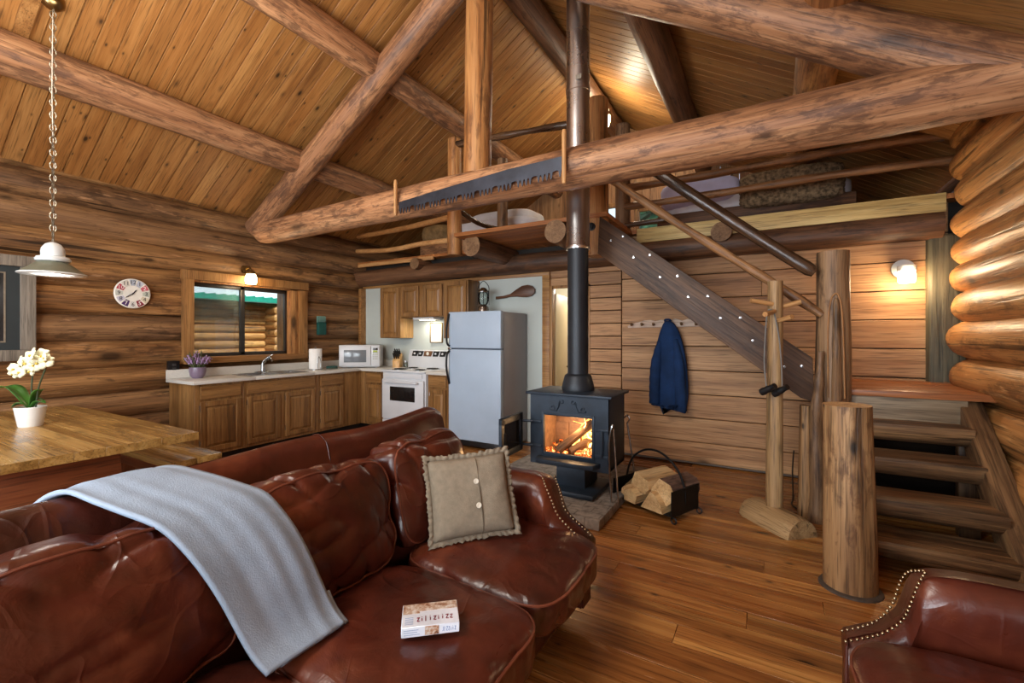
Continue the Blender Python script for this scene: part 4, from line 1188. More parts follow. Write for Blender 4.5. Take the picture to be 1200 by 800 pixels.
spn = wthing('wooden_spoon', 'giant dark carved wooden spoon hung on the pale kitchen wall', 'spoon', (-3.0, 5.23, 2.0))
mb = MB()
pts = [(-3.27, 1.96), (-3.15, 1.965), (-3.04, 1.985), (-2.94, 2.045), (-2.86, 2.085), (-2.77, 2.095), (-2.70, 2.075), (-2.665, 2.03), (-2.67, 1.98), (-2.71, 1.945), (-2.78, 1.93), (-2.86, 1.935), (-2.94, 1.945), (-3.04, 1.945), (-3.15, 1.928), (-3.27, 1.92)]
mb.prism(pts, 5.205, 5.24, 'xz', .010); wput('carved_wood', mb, M['spoon'], spn, axis='X')
# ------------------------------------------------------------------ things on the log wall
ck = wthing('wall_clock', 'round white wall clock with red and purple hour tiles', 'clock', (-5.895, 2.08, 1.868))
CK = Matrix.Translation((-5.905, 2.08, 1.868)) @ Matrix.Rotation(R(90), 4, 'Z') @ Matrix.Rotation(R(90), 4, 'X')   # local x -> +y, local y -> +z, local z -> +x
mb = MB(); mb.lathe([(0, 0), (.155, 0), (.158, .008), (.158, .024), (.152, .03), (0, .03)], (0, 0, 0), 48, M=CK); wput('face', mb, plain('clock face white', (226, 222, 212), .5), ck)
tiles = {10: (164, 52, 70), 2: (196, 96, 110), 7: (72, 46, 96), 5: (128, 36, 52), 3: (190, 196, 180), 8: (190, 188, 200), 11: (206, 200, 188), 1: (186, 192, 206), 4: (206, 196, 170), 9: (198, 200, 190), 6: (206, 204, 198), 12: (180, 188, 200)}
for h in range(1, 13):
    a = PI / 2 - h * PI / 6; w_ = .21
    pa = [(.085 * math.cos(a + s * w_), .085 * math.sin(a + s * w_)) for s in (-1, 0, 1)] + [(.148 * math.cos(a + s * w_), .148 * math.sin(a + s * w_)) for s in (1, .33, -.33, -1)]
    mb = MB(); mb.prism(pa, .0295, .0315, 'xy', 0, CK); wput('hour_tile', mb, plain('hour tile %d' % h, tiles[h], .5), ck)
def text_mesh(body, size, Mx, ext=.001):
    cu = bpy.data.curves.new('t', 'FONT'); cu.body = body; cu.size = size; cu.align_x = 'CENTER'; cu.align_y = 'CENTER'; cu.extrude = ext; cu.resolution_u = 2
    ob = bpy.data.objects.new('t', cu); COL.objects.link(ob)
    dg = bpy.context.evaluated_depsgraph_get(); dg.update()
    me = bpy.data.meshes.new_from_object(ob.evaluated_get(dg))
    bpy.data.objects.remove(ob); bpy.data.curves.remove(cu)
    mb = MB(); mb.bm.from_mesh(me); bpy.data.meshes.remove(me)
    for v in mb.bm.verts: v.co = Mx @ v.co
    return mb
ink = plain('dark clock ink', (44, 36, 44), .6); inkw = plain('white clock ink', (236, 232, 226), .6)
for h in range(1, 13):
    a = PI / 2 - h * PI / 6
    mb = text_mesh(str(h), .058, CK @ Matrix.Translation((.118 * math.cos(a), .118 * math.sin(a), .0322)), .0006)
    wput('numeral', mb, inkw if h in (10, 7, 5, 2) else ink, ck)
mb = MB()
def hand(ang, L, w_):
    d = Vector((math.cos(ang), math.sin(ang))); n = Vector((-d.y, d.x)) * w_
    mb.prism([tuple(-d * .02 + n), tuple(d * L * .7 + n * 1.6), tuple(d * L), tuple(d * L * .7 - n * 1.6), tuple(-d * .02 - n)], .034, .036, 'xy', 0, CK)
hand(PI / 2 - 1.25 * PI / 6, .055, .004); hand(PI / 2 - 7.8 * PI / 6, .085, .003)
mb.lathe([(0, .03), (.008, .03), (.008, .038), (0, .038)], (0, 0, 0), 14, M=CK)
wput('hands', mb, ink, ck)

pf = wthing('framed_picture', 'large dark picture in a weathered grey frame on the left wall', 'picture', (-5.88, .85, 1.2))
py0, py1, pz0, pz1 = .30, 1.355, 1.19, 2.145
mb = MB()
fwid = .10
for bx in ((py0, py0 + fwid, pz0 + fwid, pz1 - fwid), (py1 - fwid, py1, pz0 + fwid, pz1 - fwid), (py0, py1, pz0, pz0 + fwid), (py0, py1, pz1 - fwid, pz1)): mb.box(-5.925, bx[0], bx[2], -5.86, bx[1], bx[3], .006)
wput('frame', mb, M['driftwood'], pf, axis='Z')
mb = MB(); mb.box(-5.92, py0 + .09, pz0 + .09, -5.885, py1 - .09, pz1 - .09); wput('mat_board', mb, M['black_mat'], pf)
mb = MB(); a0, a1, b0, b1 = py0 + .19, py1 - .20, pz0 + .18, pz1 - .17
for bx in ((a0 - .012, a0, b0 - .012, b1 + .012), (a1, a1 + .012, b0 - .012, b1 + .012), (a0, a1, b0 - .012, b0), (a0, a1, b1, b1 + .012)): mb.box(-5.886, bx[0], bx[2], -5.880, bx[1], bx[3])
wput('inner_fillet', mb, M['linen'], pf)
mb = MB(); mb.box(-5.887, a0, b0, -5.882, a1, b1); wput('print', mb, M['art_dark'], pf)

gh = wthing('wall_pocket', 'small teal slotted wall pocket right of the kitchen window', 'holder', (-5.895, 4.40, 1.43))
mb = MB(); mb.box(-5.915, 4.33, 1.43, -5.865, 4.47, 1.62, .005); wput('box', mb, M['teal'], gh)
mb = MB()
for i in range(4): mb.box(-5.87, 4.34, 1.645 + i * .018 - .0, -5.862, 4.46, 1.653 + i * .018, .002)
mb.box(-5.915, 4.33, 1.62, -5.895, 4.345, 1.715, .002); mb.box(-5.915, 4.455, 1.62, -5.895, 4.47, 1.715, .002); mb.box(-5.915, 4.33, 1.62, -5.905, 4.47, 1.715, .002)
for i in range(4): mb.box(-5.905, 4.34, 1.635 + i * .02, -5.862, 4.46, 1.641 + i * .02, .001)
wput('slats', mb, plain('pale teal slat', (120, 160, 150), .4, .2), gh)

wl_ = wthing('window_wall_light', 'lit jar wall light above the kitchen window', 'light', (-5.80, 3.25, 2.20))
JX, JY, JZ = -5.77, 3.27, 2.10
mb = MB(); mb.lathe([(0, 0), (.055, 0), (.05, .03), (0, .032)], (-5.91, JY, 2.28), 20, (1, 0, 0)); mb.tube(catmull([(-5.89, JY, 2.28), (-5.82, JY, 2.30), (-5.775, JY, 2.28), (JX, JY, 2.25)], 5), .012, 8)
mb.lathe([(0, 2.26), (.03, 2.26), (.055, 2.235), (.058, 2.21), (.0, 2.21)], (JX, JY, 0), 20)
wput('bracket', mb, M['brass'], wl_)
mb = MB(); mb.lathe([(.05, 2.21), (.066, 2.17), (.068, 2.12), (.06, 2.085), (0, 2.08)], (JX, JY, 0), 20); wput('glass_globe', mb, M['bulb'], wl_)
from mathutils.bvhtree import BVHTree
# ------------------------------------------------------------------ sofa (faces +X, long side along Y)
def arm_section(x, top, y_in, y_out, z0, wf=1.0):
    """rounded-over arm cross-section in the YZ plane; y_in is the seat side"""
    s = 1 if y_out > y_in else -1
    w = abs(y_out - y_in)
    pts = [(y_in, z0), (y_in, top - .16), (y_in - s * .015, top - .09), (y_in + s * .005, top - .03), (y_in + s * .05, top - .004), (y_in + s * w * .55, top),
           (y_in + s * (w + .06), top - .012), (y_in + s * (w + .105), top - .05), (y_in + s * (w + .10), top - .10), (y_in + s * (w + .03), top - .15), (y_in + s * w, top - .20), (y_in + s * w, z0)]
    zmin = z0 + .02
    return [Vector((x, y, max(z, zmin) if z > z0 else z)) for y, z in pts]

def build_arm(root, prof, y_in, y_out, name='arm', flip=1, X0=0.0, nails=True):
    """prof: list of (x, top z); front end last"""
    rings = []
    pr = catmull([(x, 0, z) for x, z in prof], 6)
    for p in pr:
        rings.append(arm_section(p.x, p.z, y_in, y_out, .07))
    mb = MB(); mb.ring_surface(rings)
    ca = wput(name, mb, M['leather'], root, smooth=60)
    return ca

so = wthing('leather_sofa', 'long oxblood leather sofa with three seat cushions and nailhead arms', 'sofa', (-1.3, 1.15, 0))
Y0, Y1 = .10, 2.16
ybs = [.10, .81, 1.47, 2.10]
# base rail
mb = MB(); mb.box(-1.90, Y0 - .02, .06, -.84, Y1 - .02, .30, .03, 3)
wput('base', mb, M['leather'], so)
# back frame: tall rounded camel back
def backtop(y):
    u = (y - Y0) / (Y1 - Y0)
    return .918 + .055 * max(0.0, (u - .72) / .28) ** 1.2 + .030 * math.exp(-((u - .56) / .20) ** 2) + .008 * math.exp(-((u - .1) / .2) ** 2)
rings = []
N = 44
for i in range(N + 1):
    y = Y0 - .12 + (Y1 + .075 - Y0 + .12) * i / N
    t = backtop(min(max(y, Y0), Y1))
    e = 1.0
    if i > N - 3: e = (1, .985, .95)[i - (N - 2)]
    pts = [(-1.78, .10), (-1.72, .45), (-1.755, .75), (-1.80, t - .06), (-1.825, t - .02), (-1.87, t), (-1.915, t - .015), (-1.945, t - .055), (-1.935, t - .11), (-1.90, t - .17), (-1.90, .5), (-1.90, .10)]
    cx, cz = -1.84, .5
    rings.append([Vector((cx + (x - cx) * e, y, cz + (z - cz) * e)) for x, z in pts])
mb = MB(); mb.ring_surface(rings); wput('back_frame', mb, M['leather'], so, smooth=60)
mb = MB()
for q in (1.38,):
    t = backtop(q); mb.tube(catmull([(-1.755, q, .72), (-1.80, q, t - .058), (-1.827, q, t - .019), (-1.87, q, t + .0005), (-1.92, q, t - .014), (-1.95, q, t - .06)], 5), .0025, 6)
wput('back_seam', mb, M['leather'], so)

def piping_ring(Mx, h, k, n, r=.006, N=110, on=None, root=None):
    """closed cord round a cushion at local z = k*hz"""
    f = (1 - abs(k) ** n) ** (1 / n)
    pts = []
    for i in range(N):
        a = 2 * PI * i / N; c, s_ = math.cos(a), math.sin(a)
        m = (abs(c) ** n + abs(s_) ** n) ** (1 / n)
        pts.append(Mx @ Vector((c / m * h[0] * f, s_ / m * h[1] * f, k * h[2])))
    if on is not None:
        off = Vector(root['_base']); tree = BVHTree.FromPolygons([v.co + off for v in on.data.vertices], [list(p.vertices) for p in on.data.polygons])
        pts = [(lambda q: q[0] + q[1] * .001)(tree.find_nearest(p)) for p in pts]
        for _ in range(2): pts = [(pts[i - 1] + pts[i] * 2 + pts[(i + 1) % N]) / 4 for i in range(N)]
    mb = MB(); rings = []
    for i, p in enumerate(pts):
        d = (pts[(i + 1) % N] - pts[i - 1]).normalized(); a = (Mx.to_3x3() @ Vector((0, 0, 1))).normalized(); b = d.cross(a)
        rings.append([p + a * (math.cos(2 * PI * q / 6) * r) + b * (math.sin(2 * PI * q / 6) * r) for q in range(6)])
    rings.append([v.copy() for v in rings[0]])
    mb.ring_surface(rings, False, False)
    return mb

# seat cushions
seat_z = .345
for i in range(3):
    ya, yb = ybs[i], ybs[i + 1]
    ext = .04 if i == 2 else 0.0
    c = Vector((-1.075, (ya + yb) / 2 + ext / 2, seat_z)); h = (.385, (yb - ya + ext) / 2 + .006, .095)
    Mx = Matrix.Translation(c) @ Matrix.Rotation(R(2.0), 4, 'Y')
    mb = MB(); mb.cushion((0, 0, 0), h, 5.0, Mx, 11 + i, .006, 40, .022, 7, .012 if i == 1 else 0, .010)
    cu = wput('seat_cushion', mb, M['leather'], so, smooth=None)
    sub('piping', piping_ring(Mx, (h[0] + .003, h[1] + .002, h[2]), .62, 5.0, .006, 110, cu, so), M['piping'], cu, so)
# back cushions, leaning, with a gusset band
for i in range(3):
    ya, yb = (ybs[i], ybs[i + 1]) if i < 2 else (ybs[2], 2.03)
    hz = .125
    top = (.885, .89, .915)[i]
    h = ((top - .40) / 2, (yb - ya) / 2 + .004, hz)
    # local x = up the cushion, local y = along the sofa, local z = outward (+X)
    c = Vector((-1.555, (ya + yb) / 2, .40 + h[0]))
    Mx = Matrix.Translation(c) @ Matrix.Rotation(R(-13), 4, 'Y') @ Matrix(((0, 0, 1, 0), (0, 1, 0, 0), (1, 0, 0, 0), (0, 0, 0, 1)))
    mb = MB(); mb.cushion((0, 0, 0), h, 4.6, Mx, 21 + i, .008, 46, .03, 6.0, 0, .032)
    cu = wput('back_cushion', mb, M['leather'], so, smooth=None)
    sub('piping', piping_ring(Mx, (h[0] + .004, h[1] + .002, h[2] + .006), .80, 4.6, .005, 110, cu, so), M['piping'], cu, so)
# arms
PROF = [(-1.86, .66), (-1.5, .665), (-1.2, .67), (-1.08, .665), (-1.015, .635), (-.985, .56), (-.955, .50), (-.90, .45), (-.84, .415), (-.80, .385)]
armR = build_arm(so, PROF, 2.07, 2.175)
mb = MB(); mb.prism([(-.805, .07), (-.805, .385), (-.795, .37), (-.79, .07)], 2.075, 2.18, 'xz', .003); sub('front_panel', mb, M['leather'], armR, so)
armL = build_arm(so, PROF, .11, .0)
def nail_row(pts, root, part, step=.017, r=.0062):
    pts = catmull(pts, 20); mb = MB(); acc = 0.0; last = pts[0]; mb.ball(last, r, r, r, 8, 5)
    for p in pts[1:]:
        acc += (p - last).length; last = p
        if acc >= step:
            acc = 0.0; mb.ball(p, r, r, r, 8, 5)
    return sub('nailhead_trim', mb, M['nail'], part, root)
def nails_along(prof, ys, zoff, dx):
    pr = [(x, z) for x, z in prof if x > -1.10]
    return pr
NP = [(-1.035, .665), (-.998, .63), (-.965, .565), (-.935, .505), (-.885, .462), (-.83, .425), (-.785, .395)]
o1 = nail_row([(x + .004, 2.07 + .008 + .035 * (1 if i == 0 else 0), z) for i, (x, z) in enumerate(NP)], so, armR)
o2 = nail_row([(x + .004, 2.175 + .085 - .035 * i if i < 3 else 2.175 - .005, z - (.03 if i < 2 else 0)) for i, (x, z) in enumerate(NP)], so, armR)
for (x, y) in ((-.93, 2.06), (-1.8, 2.06), (-.93, .12), (-1.8, .12)):
    mb = MB(); mb.lathe([(0, 0), (.03, 0), (.04, .06), (0, .065)], (x, y, 0), 16); wput('foot', mb, M['black_plastic'], so)

# throw blanket over the back
def bvh_of(root):
    vs, fs = [], []
    for ch in [k for k in bpy.data.objects if k.parent == root and k.name.split('.')[0] in ('back_cushion', 'seat_cushion', 'back_frame')]:
        off = len(vs); mt = Matrix.Translation(root.location) @ ch.matrix_basis
        vs += [mt @ v.co for v in ch.data.vertices]; fs += [[i + off for i in p.vertices] for p in ch.data.polygons]
    return BVHTree.FromPolygons(vs, fs)
SOFA_BVH = bvh_of(so)
def blanket():
    rows_px = [
        # (x, z, y_left, y_right)
        (-1.985, .72, .36, .62), (-1.975, .83, .40, .66), (-1.93, .915, .45, .70), (-1.86, .945, .49, .76), (-1.75, .93, .515, .815),
        (-1.62, .905, .55, .86), (-1.50, .87, .59, .90), (-1.41, .78, .63, .935), (-1.355, .67, .67, .965), (-1.315, .57, .70, .985), (-1.275, .50, .72, .995), (-1.225, .462, .735, 1.0)]
    ca = catmull([(x, a, z) for x, z, a, b in rows_px], 5); cb = catmull([(x, b, z) for x, z, a, b in rows_px], 5)
    rows = []
    n = 26
    L = len(ca)
    for i, (p, q) in enumerate(zip(ca, cb)):
        row = []
        for j in range(n + 1):
            u = j / n
            v = p.lerp(q, u)
            w = noise.noise(Vector((u * 3.2, i * .035, 2.2))) * .012 + noise.noise(Vector((u * 7, i * .06, 7.2))) * .006
            nv = (Vector((.75, 0, .6)) if i > 18 else Vector((.0, 0, 1)) if i > 8 else Vector((-1, 0, .1))).normalized()
            v = v + nv * (w + .006)
            hit = SOFA_BVH.ray_cast(v + nv * .25, -nv, .30)
            if hit[0] is not None and (hit[0] - v).dot(nv) > -.008: v = hit[0] + nv * (.010 + max(0, w) * .5)
            row.append(v)
        rows.append(row)
    return rows
bl = wthing('throw_blanket', 'pale grey fleece throw draped over the sofa back and seat', 'blanket', (-1.5, .75, .45))
def smooth_rows(rows, k):
    for _ in range(k):
        new = [list(r) for r in rows]
        for i in range(1, len(rows) - 1):
            for j in range(len(rows[0])):
                new[i][j] = (rows[i - 1][j] + rows[i][j] * 2 + rows[i + 1][j]) / 4
        rows = new
    return rows
BR = smooth_rows(blanket(), 2)
mb = MB(); mb.grid([[v + Vector((.006, 0, .006)) for v in r] for r in BR], .014)
wput('upper_layer', mb, M['fleece'], bl, smooth=None)
mb = MB(); mb.grid([[v + Vector((-.004, .016, -.010)) for v in row[3:]] for row in BR[46:]], .010); wput('lower_fold', mb, M['fleece'], bl, smooth=None)

# beige pillow with frayed edge and two buttons
pl = wthing('throw_pillow', 'beige linen pillow with frayed edge and two buttons on the sofa', 'pillow', (-1.17, 1.66, .47))
pc = Vector((-1.235, 1.745, .655))
nrm = Vector((.62, -.62, .36)).normalized()          # face towards the room
upv = Vector((-.12, .22, 1)); upv = (upv - nrm * upv.dot(nrm)).normalized(); upv = (Quaternion(nrm, R(7)) @ upv)
xv = upv.cross(nrm).normalized()
PM = Matrix(((xv.x, upv.x, nrm.x, pc.x), (xv.y, upv.y, nrm.y, pc.y), (xv.z, upv.z, nrm.z, pc.z), (0, 0, 0, 1)))
def pillow_shape(hw, hh, th, n=22, seed=3):
    mb = MB()
    for sg in (1, -1):
        rows = []
        for i in range(n + 1):
            row = []
            for j in range(n + 1):
                u, v = -1 + 2 * i / n, -1 + 2 * j / n
                k = max(0, (1 - u ** 4)) ** .5 * max(0, (1 - v ** 4)) ** .5
                z = sg * th * k + .006 * noise.noise(Vector((u * 2.5, v * 2.5, seed + sg)))*k
                sx = 1 - .05 * (1 - abs(v) ** 2) * abs(u) ** 3; sy = 1 - .05 * (1 - abs(u) ** 2) * abs(v) ** 3
                row.append(PM @ Vector((u * hw * sx, v * hh * sy, z)))
            rows.append(row)
        mb.grid(rows)
    bmesh.ops.remove_doubles(mb.bm, verts=list(mb.bm.verts), dist=.0005)
    return mb
HW, HH = .197, .185
wput('cover', pillow_shape(HW, HH, .06), M['linen'], pl, smooth=None)
mb = MB(); rnd = random.Random(5)
# frayed flange: two zig-zag ruffles round the edge
edge = []
n = 180
for i in range(n):
    s = i / n * 4; k = int(s); f = -1 + 2 * (s - k)
    u, v = [(f, 1), (1, -f), (-f, -1), (-1, f)][k]
    edge.append((u, v))
rows = [[], [], []]
for i, (u, v) in enumerate(edge):
    sx = 1 - .05 * (1 - v ** 2) * abs(u) ** 3; sy = 1 - .05 * (1 - u ** 2) * abs(v) ** 3
    w = .008 * math.sin(i * 1.9) + rnd.uniform(-.004, .004)
    o_ = .020 + rnd.uniform(-.005, .006)
    L_ = math.hypot(u, v)
    rows[0].append(PM @ Vector((u * HW * sx * .985, v * HH * sy * .985, 0)))
    rows[1].append(PM @ Vector((u * (HW * sx + o_ * .5 * abs(u) ** 2), v * (HH * sy + o_ * .5 * abs(v) ** 2), w * .6)))
    rows[2].append(PM @ Vector((u * (HW * sx + o_ * abs(u) ** 2), v * (HH * sy + o_ * abs(v) ** 2), w)))
mb.grid(rows, .004, True); wput('frayed_edge', mb, M['linen'], pl, smooth=None)
mb = MB()
pts = []
for i in range(21):
    v = -1 + 2 * i / 20; k = max(0, (1 - .0)) * max(0, 1 - v ** 4) ** .5
    pts.append(PM @ Vector((.035, v * HH * .95, .0605 * k + .002)))
mb.tube(pts, .0025, 6); wput('placket_seam', mb, M['linen_seam'], pl)
for v in (.30, -.28):
    k = (1 - v ** 4) ** .5
    mb = MB(); mb.lathe([(0, 0), (.012, 0), (.013, .003), (.010, .0055), (.007, .004), (0, .004)], (0, 0, 0), 18, M=PM @ Matrix.Translation((.022, v * HH, .0615 * k + .001))); wput('button', mb, M['button'], pl)

# small printed box lying on the middle seat
bx = thing('printed_box', 'small white printed box lying on the middle sofa seat', 'box', (-.975, 1.145, .462), R(41))
bw, bd, bh = .092, .062, .033
mb = MB(); mb.box(-bw, -bd, 0, bw, bd, bh, .002, 1); put('box', mb, plain('white printed card', (214, 218, 228), .35), bx)
def photo(cols, sc, nm):
    t = NT(nm); v, fr = t.coords(False); n = t.noise(v, sc, 5, .7)
    t.set(Base_Color=t.ramp(n, [(.34 + .09 * i, lin(c)) for i, c in enumerate(cols)]), Roughness=.35); return t.m
mb = MB(); mb.box(-bw + .003, .016, bh, bw - .003, bd - .003, bh + .0006); mb.box(-bw + .003, .006, bh, -.035, .016, bh + .0005)
put('cover_photo', mb, photo([(90, 60, 46), (150, 104, 76), (190, 166, 146), (214, 206, 200)], 34, 'brown cover photograph'), bx)
mb = MB(); mb.box(-.018, -bd - .0006, .003, .026, -bd, bh - .002); put('side_photo', mb, photo([(40, 36, 34), (110, 70, 52), (176, 130, 100), (200, 190, 180)], 60, 'small side photograph'), bx)
# the title is a row of small dark red marks too blurred to read
def marks(x0, x1, zz, hh, Mx, seed, n):
    rnd = random.Random(seed); mb = MB(); w = (x1 - x0) / n
    for i in range(n):
        xa = x0 + i * w; h0 = hh * rnd.uniform(.7, 1.15)
        k = rnd.randint(0, 3)
        segs = {0: [((.2, 0), (.2, 1))], 1: [((.1, .9), (.7, .95)), ((.7, .95), (.15, .1)), ((.15, .1), (.75, .05))], 2: [((.6, 1), (.6, .2)), ((.6, .2), (.2, .05))], 3: [((.3, .1), (.3, .7)), ((.3, .95), (.3, 1.0))]}[k]
        for (a, b), (c, d) in segs:
            mb.tube([Mx @ Vector((xa + a * w, zz + b * h0, 0)), Mx @ Vector((xa + c * w, zz + d * h0, 0))], hh * .075, 5)
    return mb
put('title_marks', marks(-.045, .075, -.038, .026, Matrix.Translation((0, 0, bh)), 3, 9), plain('dark red lettering', (120, 50, 66), .5), bx)
put('side_marks', marks(.036, .082, .009, .014, Matrix.Translation((0, -bd, 0)) @ Matrix.Rotation(R(90), 4, 'X'), 5, 7), plain('grey blue lettering', (120, 140, 178), .5), bx)
mb = MB()
for i, ww in enumerate((.05, .042, .046)): mb.box(-.084, -bd - .0005, .008 + i * .007, -.084 + ww, -bd, .010 + i * .007)
for i in range(5): mb.box(-.082, -.048 + i * .008, bh, -.055, -.045 + i * .008, bh + .0005)
put('small_print', mb, plain('pale blue print', (150, 166, 196), .5), bx)

# ------------------------------------------------------------------ armchair at the lower right (faces -X, turned a little)
ac = wthing('leather_armchair', 'oxblood leather armchair with nailhead arm at the lower right', 'armchair', (.8, 1.5, 0))
PA = [(1.16, .66), (.9, .66), (.66, .66), (.50, .655), (.43, .63), (.405, .56), (.385, .50), (.34, .44), (.285, .405), (.235, .375)]
aR = build_arm(ac, PA, 1.87, 1.935)
NA = [(.447, .645), (.418, .615), (.398, .555), (.377, .498), (.332, .445), (.28, .41), (.227, .38)]
nail_row([(x - .004, 1.87 + (.06, .012, .0, .0, 0, 0, 0)[i], z) for i, (x, z) in enumerate(NA)], ac, aR, .015, .0055)
nail_row([(x - .004, 1.935 + (.01, .07, .082, .05, .015, 0, 0)[i], z - (0, .012, .01, 0, 0, 0, 0)[i]) for i, (x, z) in enumerate(NA)], ac, aR, .015, .0055)
mb = MB(); mb.prism([(.236, .07), (.236, .375), (.228, .36), (.222, .07)], 1.88, 1.935, 'xz', .003); sub('front_panel', mb, M['leather'], aR, ac)
aL = build_arm(ac, PA, 1.20, 1.11)
mb = MB(); mb.box(.27, 1.1, .06, 1.2, 1.9, .27, .03, 3); wput('base', mb, M['leather'], ac)
Mx = Matrix.Translation((.60, 1.53, .365)) @ Matrix.Rotation(R(-2), 4, 'Y')
mb = MB(); mb.cushion((0, 0, 0), (.385, .335, .10), 5, Mx, 33, .006, 34, .025, 7, 0, .010); cu = wput('seat_cushion', mb, M['leather'], ac, smooth=None)
sub('piping', piping_ring(Mx, (.388, .338, .10), .62, 5, .006, 110, cu, ac), M['piping'], cu, ac)
rings = []
for i in range(21):
    y = 1.02 + .96 * i / 20; t = .93 + .03 * math.sin(PI * i / 20)
    rings.append([Vector((x, y, z)) for x, z in ((1.02, .2), (1.0, .5), (1.08, t - .06), (1.12, t), (1.19, t - .02), (1.21, t - .09), (1.19, .5), (1.17, .1))])
mb = MB(); mb.ring_surface(rings); wput('back_frame', mb, M['leather'], ac, smooth=60)
Mx = Matrix.Translation((.95, 1.5, .68)) @ Matrix.Rotation(R(12), 4, 'Y') @ Matrix(((0, 0, -1, 0), (0, 1, 0, 0), (1, 0, 0, 0), (0, 0, 0, 1)))
mb = MB(); mb.cushion((0, 0, 0), (.26, .33, .12), 4, Mx, 35, .008, 16, .03); wput('back_cushion', mb, M['leather'], ac, smooth=None)
for (x, y) in ((.32, 1.15), (1.12, 1.15), (.32, 1.85), (1.12, 1.85)):
    mb = MB(); mb.lathe([(0, 0), (.03, 0), (.04, .06), (0, .065)], (x, y, 0), 16); wput('foot', mb, M['black_plastic'], ac)

# ------------------------------------------------------------------ dining corner
tb = wthing('dining_table', 'long pine dining table with an orchid on it', 'table', (-4.6, 1.06, 0))
mb = MB(); x = -5.84; ys = [.52, .66, .80, .94, 1.08, 1.22, 1.36, 1.475, 1.58]
for a, b in zip(ys, ys[1:]): mb.box(-5.84, a + .0002, .70, -3.42, b - .0002, .752, .0012, 1)
wput('top', mb, M['table'], tb, axis='X')
for q in (-3.62, -5.55):
    mb = MB(); mb.prism([(.66, 0), (1.24, 0), (1.20, .70), (.62, .70)], q, q + .045, 'yz', .004); wput('trestle', mb, M['table_base'], tb, axis='Y')
mb = MB(); mb.box(-5.52, .86, .36, -3.6, .92, .50, .004); wput('stretcher', mb, M['table_base'], tb, axis='X')
bn = wthing('bench', 'yellow pine bench along the far side of the dining table', 'bench', (-4.8, 1.78, 0))
mb = MB(); mb.box(-5.7, 1.62, .40, -3.93, 1.80, .45, .006); mb.box(-5.7, 1.805, .40, -3.93, 1.99, .45, .006); wput('seat', mb, M['table'], bn, axis='X')
for xx in (-5.5, -4.1):
    mb = MB(); mb.box(xx, 1.66, 0, xx + .05, 1.95, .40, .005); wput('leg', mb, M['table_base'], bn, axis='Z')
mb = MB(); mb.box(-5.48, 1.78, .22, -4.08, 1.83, .32, .004); wput('stretcher', mb, M['table_base'], bn, axis='X')

oc = wthing('potted_orchid', 'yellow white orchid in a white ceramic pot on the dining table', 'plant', (-4.72, 1.06, .752))
OB = Vector((-4.72, 1.06, .752))
mb = MB(); mb.lathe([(0, 0), (.085, 0), (.09, .01), (.118, .18), (.112, .185), (.104, .17), (.10, .15), (0, .15)], OB, 36); wput('pot', mb, M['ceramic'], oc)
mb = MB(); mb.lathe([(0, .15), (.098, .155), (.05, .165), (0, .168)], OB, 20); wput('moss', mb, M['stem'], oc)
def leaf(base, tip, wid, sag, twist=0):
    base = Vector(base); tip = Vector(tip); d = tip - base; side = d.cross(Vector((0, 0, 1))).normalized()
    rows = []
    for i in range(13):
        t = i / 12
        c = base + d * t + Vector((0, 0, sag * math.sin(PI * t)))
        w = wid * (math.sin(PI * min(1, t * .93 + .05)) ** .7)
        rows.append([c + side * (w * u) + Vector((0, 0, abs(u) * w * .35)) for u in (-1, -.6, -.2, 0, .2, .6, 1)])
    return rows
view = Vector((.52, -.85, 0)); rgt = Vector((.866, .5, 0))
for (dx, dz, wid, sag, dep) in ((-.30, .30, .075, .08, 0.0), (.10, .28, .06, .05, .02), (-.12, .12, .06, .04, -.06), (.17, .16, .035, .04, -.02), (.06, .16, .045, .05, .08)):
    b = OB + Vector((0, 0, .16)); tp = b + rgt * dx + Vector((-view.x, -view.y, 0)) * dep + Vector((0, 0, dz - .10))
    mb = MB(); mb.grid(leaf(b, tp, wid, sag), .004); wput('leaf', mb, M['leaf'], oc, smooth=None)
heads = []
for (dx, top) in ((.02, .56), (.135, .60)):
    b = OB + Vector((0, 0, .16)) + rgt * (dx * .4)
    pts = catmull([b, b + rgt * (dx * .2) + Vector((0, 0, .2)), b + rgt * (dx * .7) + Vector((0, 0, top - .22)), b + rgt * (dx - .02) + Vector((0, 0, top - .14))], 6)
    mb = MB(); mb.tube(pts, .0075, 8); wput('stem', mb, M['stem'], oc)
def bloom(c, facing_, size, seed):
    rnd = random.Random(seed)
    f = Vector(facing_).normalized(); q = Vector((0, 0, 1)).rotation_difference(f)
    mb = MB()
    for k, (ang, ln, wd) in enumerate(((90, 1, .42), (210, .95, .40), (330, .95, .40), (18, 1.0, .62), (162, 1.0, .62))):
        a = R(ang + rnd.uniform(-8, 8)); d = Vector((math.cos(a), math.sin(a), 0)); s_ = Vector((-d.y, d.x, 0)); rows = []
        for i in range(8):
            t = i / 7; w = wd * size * (math.sin(PI * (t * .88 + .08)) ** .8)
            cc = d * (ln * size * t) + Vector((0, 0, .25 * size * math.sin(PI * t * .8) + (.02 if k > 2 else 0) * size))
            rows.append([c + q @ (cc + s_ * (w * u) - Vector((0, 0, .18 * size * u * u))) for u in (-1, -.5, 0, .5, 1)])
        mb.grid(rows, .0025)
    core = MB(); core.ball(c + q @ Vector((0, -.10 * size, .22 * size)), .18 * size, .14 * size, .16 * size, 10, 6)
    return mb, core
rnd = random.Random(12)
